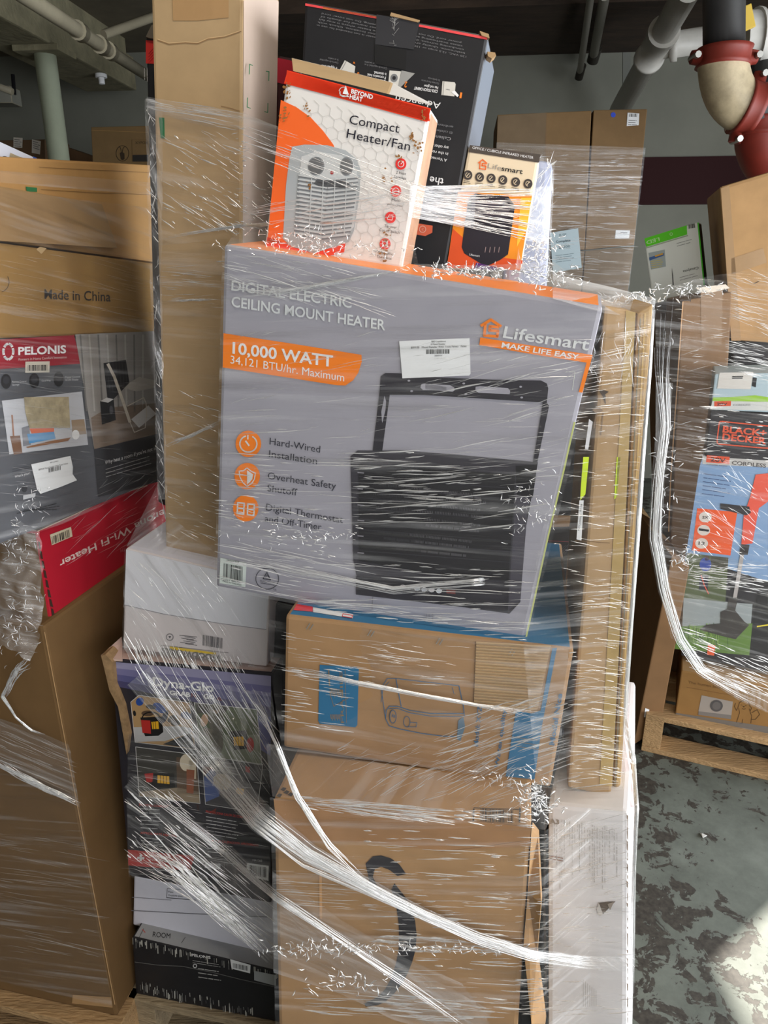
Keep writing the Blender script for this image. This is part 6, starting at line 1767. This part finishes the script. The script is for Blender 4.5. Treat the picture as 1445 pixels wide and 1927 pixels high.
# --- film on the left load
lw = Thing('stretch_wrap', 'clear stretch film hanging loose and torn on the left load', 'stretch film')
F = Film(lw)
F.grid([[(-40, 350, R0, .012), (120, 372, R0, .01), (292, 392, R0, .01)], [(-40, 640, R0, .012), (120, 632, R0, .012), (296, 628, R0, .012)], [(-40, 1040, R0, .012), (120, 985, R0, .012), (304, 900, R0, .012)]], 6, FILM, 70, 90, .002, 5, 50, R0, 30)
F.grid([[(-40, 318, R0, .014), (292, 344, R0, .014)], [(-40, 340, R0, .014), (292, 368, R0, .014)]], 5, FILM2, 50, 8, .001, 5, 120, R0, 31)
F.creases([(0, 470), (290, 500), (290, 620), (0, 600)], R0, .013, 46, (8, 18), (30, 140), (.4, .9), 70, m=CREASEL)
F.creases([(0, 640), (290, 640), (290, 900), (0, 980)], R0, .014, 60, (-2, 14), (20, 110), (.4, 1.1), 71, m=CREASEL)
F.creases([(150, 920), (300, 880), (290, 1000), (120, 1080)], R0, .014, 40, (-50, -20), (20, 90), (.4, 1.2), 72, m=CREASEL)
F.grid([[(-30, 960, LF0, .02), (40, 980, LF0, .02), (76, 1000, LF0, .02)], [(-30, 1100, LF0, .03), (30, 1120, LF0, .04), (80, 1170, LF0, .03)], [(-30, 1200, LF0, .02), (10, 1215, LF0, .04), (62, 1240, LF0, .03)]], 20, FILMR, 40, 70, .014, 30, 30, LF0, 32)
F.glints((20, 1020), (60, 60), LF0, .03, 80, 73, (.5, 1.3)); F.glints((30, 1170), (50, 60), LF0, .03, 80, 74, (.5, 1.3)); F.glints((50, 950), (40, 40), R0, .015, 26, 75, (.5, 1.2))
F.rope([(24, 1270, 4, LF0, .03), (4, 1310, 4, LF0, .03), (30, 1350, 2, LF0, .02), (60, 1375, 2, LF0, .01), (90, 1385, 2, LF0, .01)], 7, GLINT_CREASE, 76, strand=(1, 2.4)); F.rope([(60, 1240, 12, LF0, .03), (30, 1265, 8, LF0, .03), (2, 1320, 5, LF0, .02)], 12, GLINT_CREASE, 77, strand=(.8, 2.2))
F.grid([[(-40, 1340, LF0, .008), (60, 1370, LF0, .008), (130, 1400, LF0, .006)], [(-40, 1425, LF0, .008), (60, 1475, LF0, .008), (150, 1518, LF0, .006)]], 22, FILM2, 40, 30, .002, 6, 70, LF0, 33)
F.rope([(-20, 1425, 8, LF0, .01), (60, 1470, 7, LF0, .01), (150, 1514, 4, LF0, .008)], 26, GLINT_CREASE, 78, strand=(.8, 2.4))
F.creases([(0, 1340), (120, 1390), (140, 1500), (0, 1430)], LF0, .01, 30, (18, 28), (30, 120), (.5, 1.5), 79, m=CREASEL)
F.grid([[(-40, 1425, LF0, .006), (150, 1515, LF0, .006)], [(-40, 1838, LF0, .006), (212, 1895, LF0, .006)]], 8, FILM, 40, 60, .0012, 4, 60, LF0, 34)
F.creases([(0, 1560), (160, 1590), (200, 1830), (0, 1790)], LF0, .009, 44, (6, 14), (30, 150), (.4, 1.0), 80, m=CREASEL)

# --- film on the right load
rw = Thing('stretch_wrap', 'clear stretch film around the right load, twisted into a cord at its corner', 'stretch film')
F = Film(rw)
QF = Plane(at(1330, 800, 2.02), nrm(16))
F.grid([[(1232, 548, QF, .0), (1330, 520, QF, .0), (1470, 500, QF, .02)], [(1236, 800, QF, .0), (1330, 780, QF, .0), (1470, 790, QF, .02)], [(1228, 1000, QF, .0), (1320, 1010, QF, .0), (1470, 1060, QF, .02)], [(1262, 1200, QF, .0), (1330, 1250, QF, .0), (1470, 1340, QF, .02)]], 10, FILM, 60, 110, .003, 4, 40, QF, 40)
F.rope([(1252, 560, 20, QF, .005), (1246, 700, 14, QF, .01), (1252, 800, 10, QF, .02), (1240, 900, 10, QF, .02), (1233, 1010, 11, QF, .02), (1250, 1110, 11, QF, .02), (1278, 1200, 9, QF, .02), (1320, 1262, 10, QF, .02), (1400, 1305, 14, QF, .02), (1470, 1335, 14, QF, .02)], 20, GLINT_CREASE, 81, strand=(.7, 2.2))
ropesheet([(1250, 720, 16, QF, .005), (1246, 820, 13, QF, .01), (1238, 900, 12, QF, .02), (1233, 1010, 13, QF, .02), (1250, 1110, 12, QF, .02), (1278, 1200, 10, QF, .02), (1320, 1262, 12, QF, .02), (1400, 1305, 16, QF, .02), (1470, 1335, 16, QF, .02)], 90, FILM2, 41, QF)
F.creases([(1380, 520), (1445, 510), (1445, 640), (1380, 600)], QF, .006, 40, (8, 28), (20, 80), (.4, 1.1), 82); F.creases([(1370, 640), (1445, 640), (1445, 720), (1370, 700)], QF, .006, 40, (4, 16), (20, 80), (.6, 1.6), 83)
F.creases([(1270, 580), (1370, 600), (1360, 860), (1260, 860)], QF, .006, 34, (-20, 16), (10, 60), (.4, 1.2), 84); F.creases([(1310, 760), (1445, 780), (1445, 880), (1310, 870)], QF, .006, 46, (0, 10), (8, 50), (.8, 2.2), 85)
F.creases([(1300, 1060), (1445, 1060), (1445, 1120), (1300, 1100)], QF, .006, 60, (0, 14), (14, 80), (.6, 1.8), 86); F.creases([(1290, 1180), (1445, 1240), (1445, 1320), (1310, 1270)], QF, .01, 60, (14, 28), (20, 90), (.7, 2.2), 87)
F.glints((1290, 1050), (24, 24), QF, .012, 50, 88, (.8, 2)); F.glints((1300, 545), (60, 12), QF, .012, 60, 89, (.8, 2)); F.glints((1250, 900), (20, 160), QF, .012, 60, 90, (.8, 2)); F.creases([(1340, 880), (1445, 900), (1445, 1050), (1320, 1040)], QF, .006, 40, (10, 60), (10, 60), (.5, 1.4), 91)
# --- film on the far stack
fw = Thing('stretch_wrap', 'thin stretch film around the tall stack by the back wall', 'stretch film')
F = Film(fw)
F.grid([[(934, 268, bp_, .02), (1215, 278, bp_, .02)], [(915, 700, bp_, .02), (1165, 700, bp_, .02)]], 2, FILM2, 40, 60, .004, 3, 30, bp_, 42, .5)
F.creases([(950, 290), (1205, 290), (1180, 520), (1045, 520)], bp_, .03, 90, (-6, 8), (14, 70), (.5, 1.3), 92)

# small litter on the floor
t = Thing('paper_scrap', 'tiny white paper scrap lying on the peeling floor', 'litter')
fl = Plane((0, 0, .002), (0, 0, 1))
t.mesh([fl.P(*q) for q in I5(1060, 855, 1085, 862, 1105, 872, 1080, 885)] + [fl.P(*q, .012) for q in I5(1072, 858, 1098, 868)], [(0, 1, 4), (1, 2, 5, 4), (2, 3, 5), (3, 0, 4, 5), (0, 1, 2, 3)], ink((226, 226, 224)))

for t in ALL:
    t.finish()
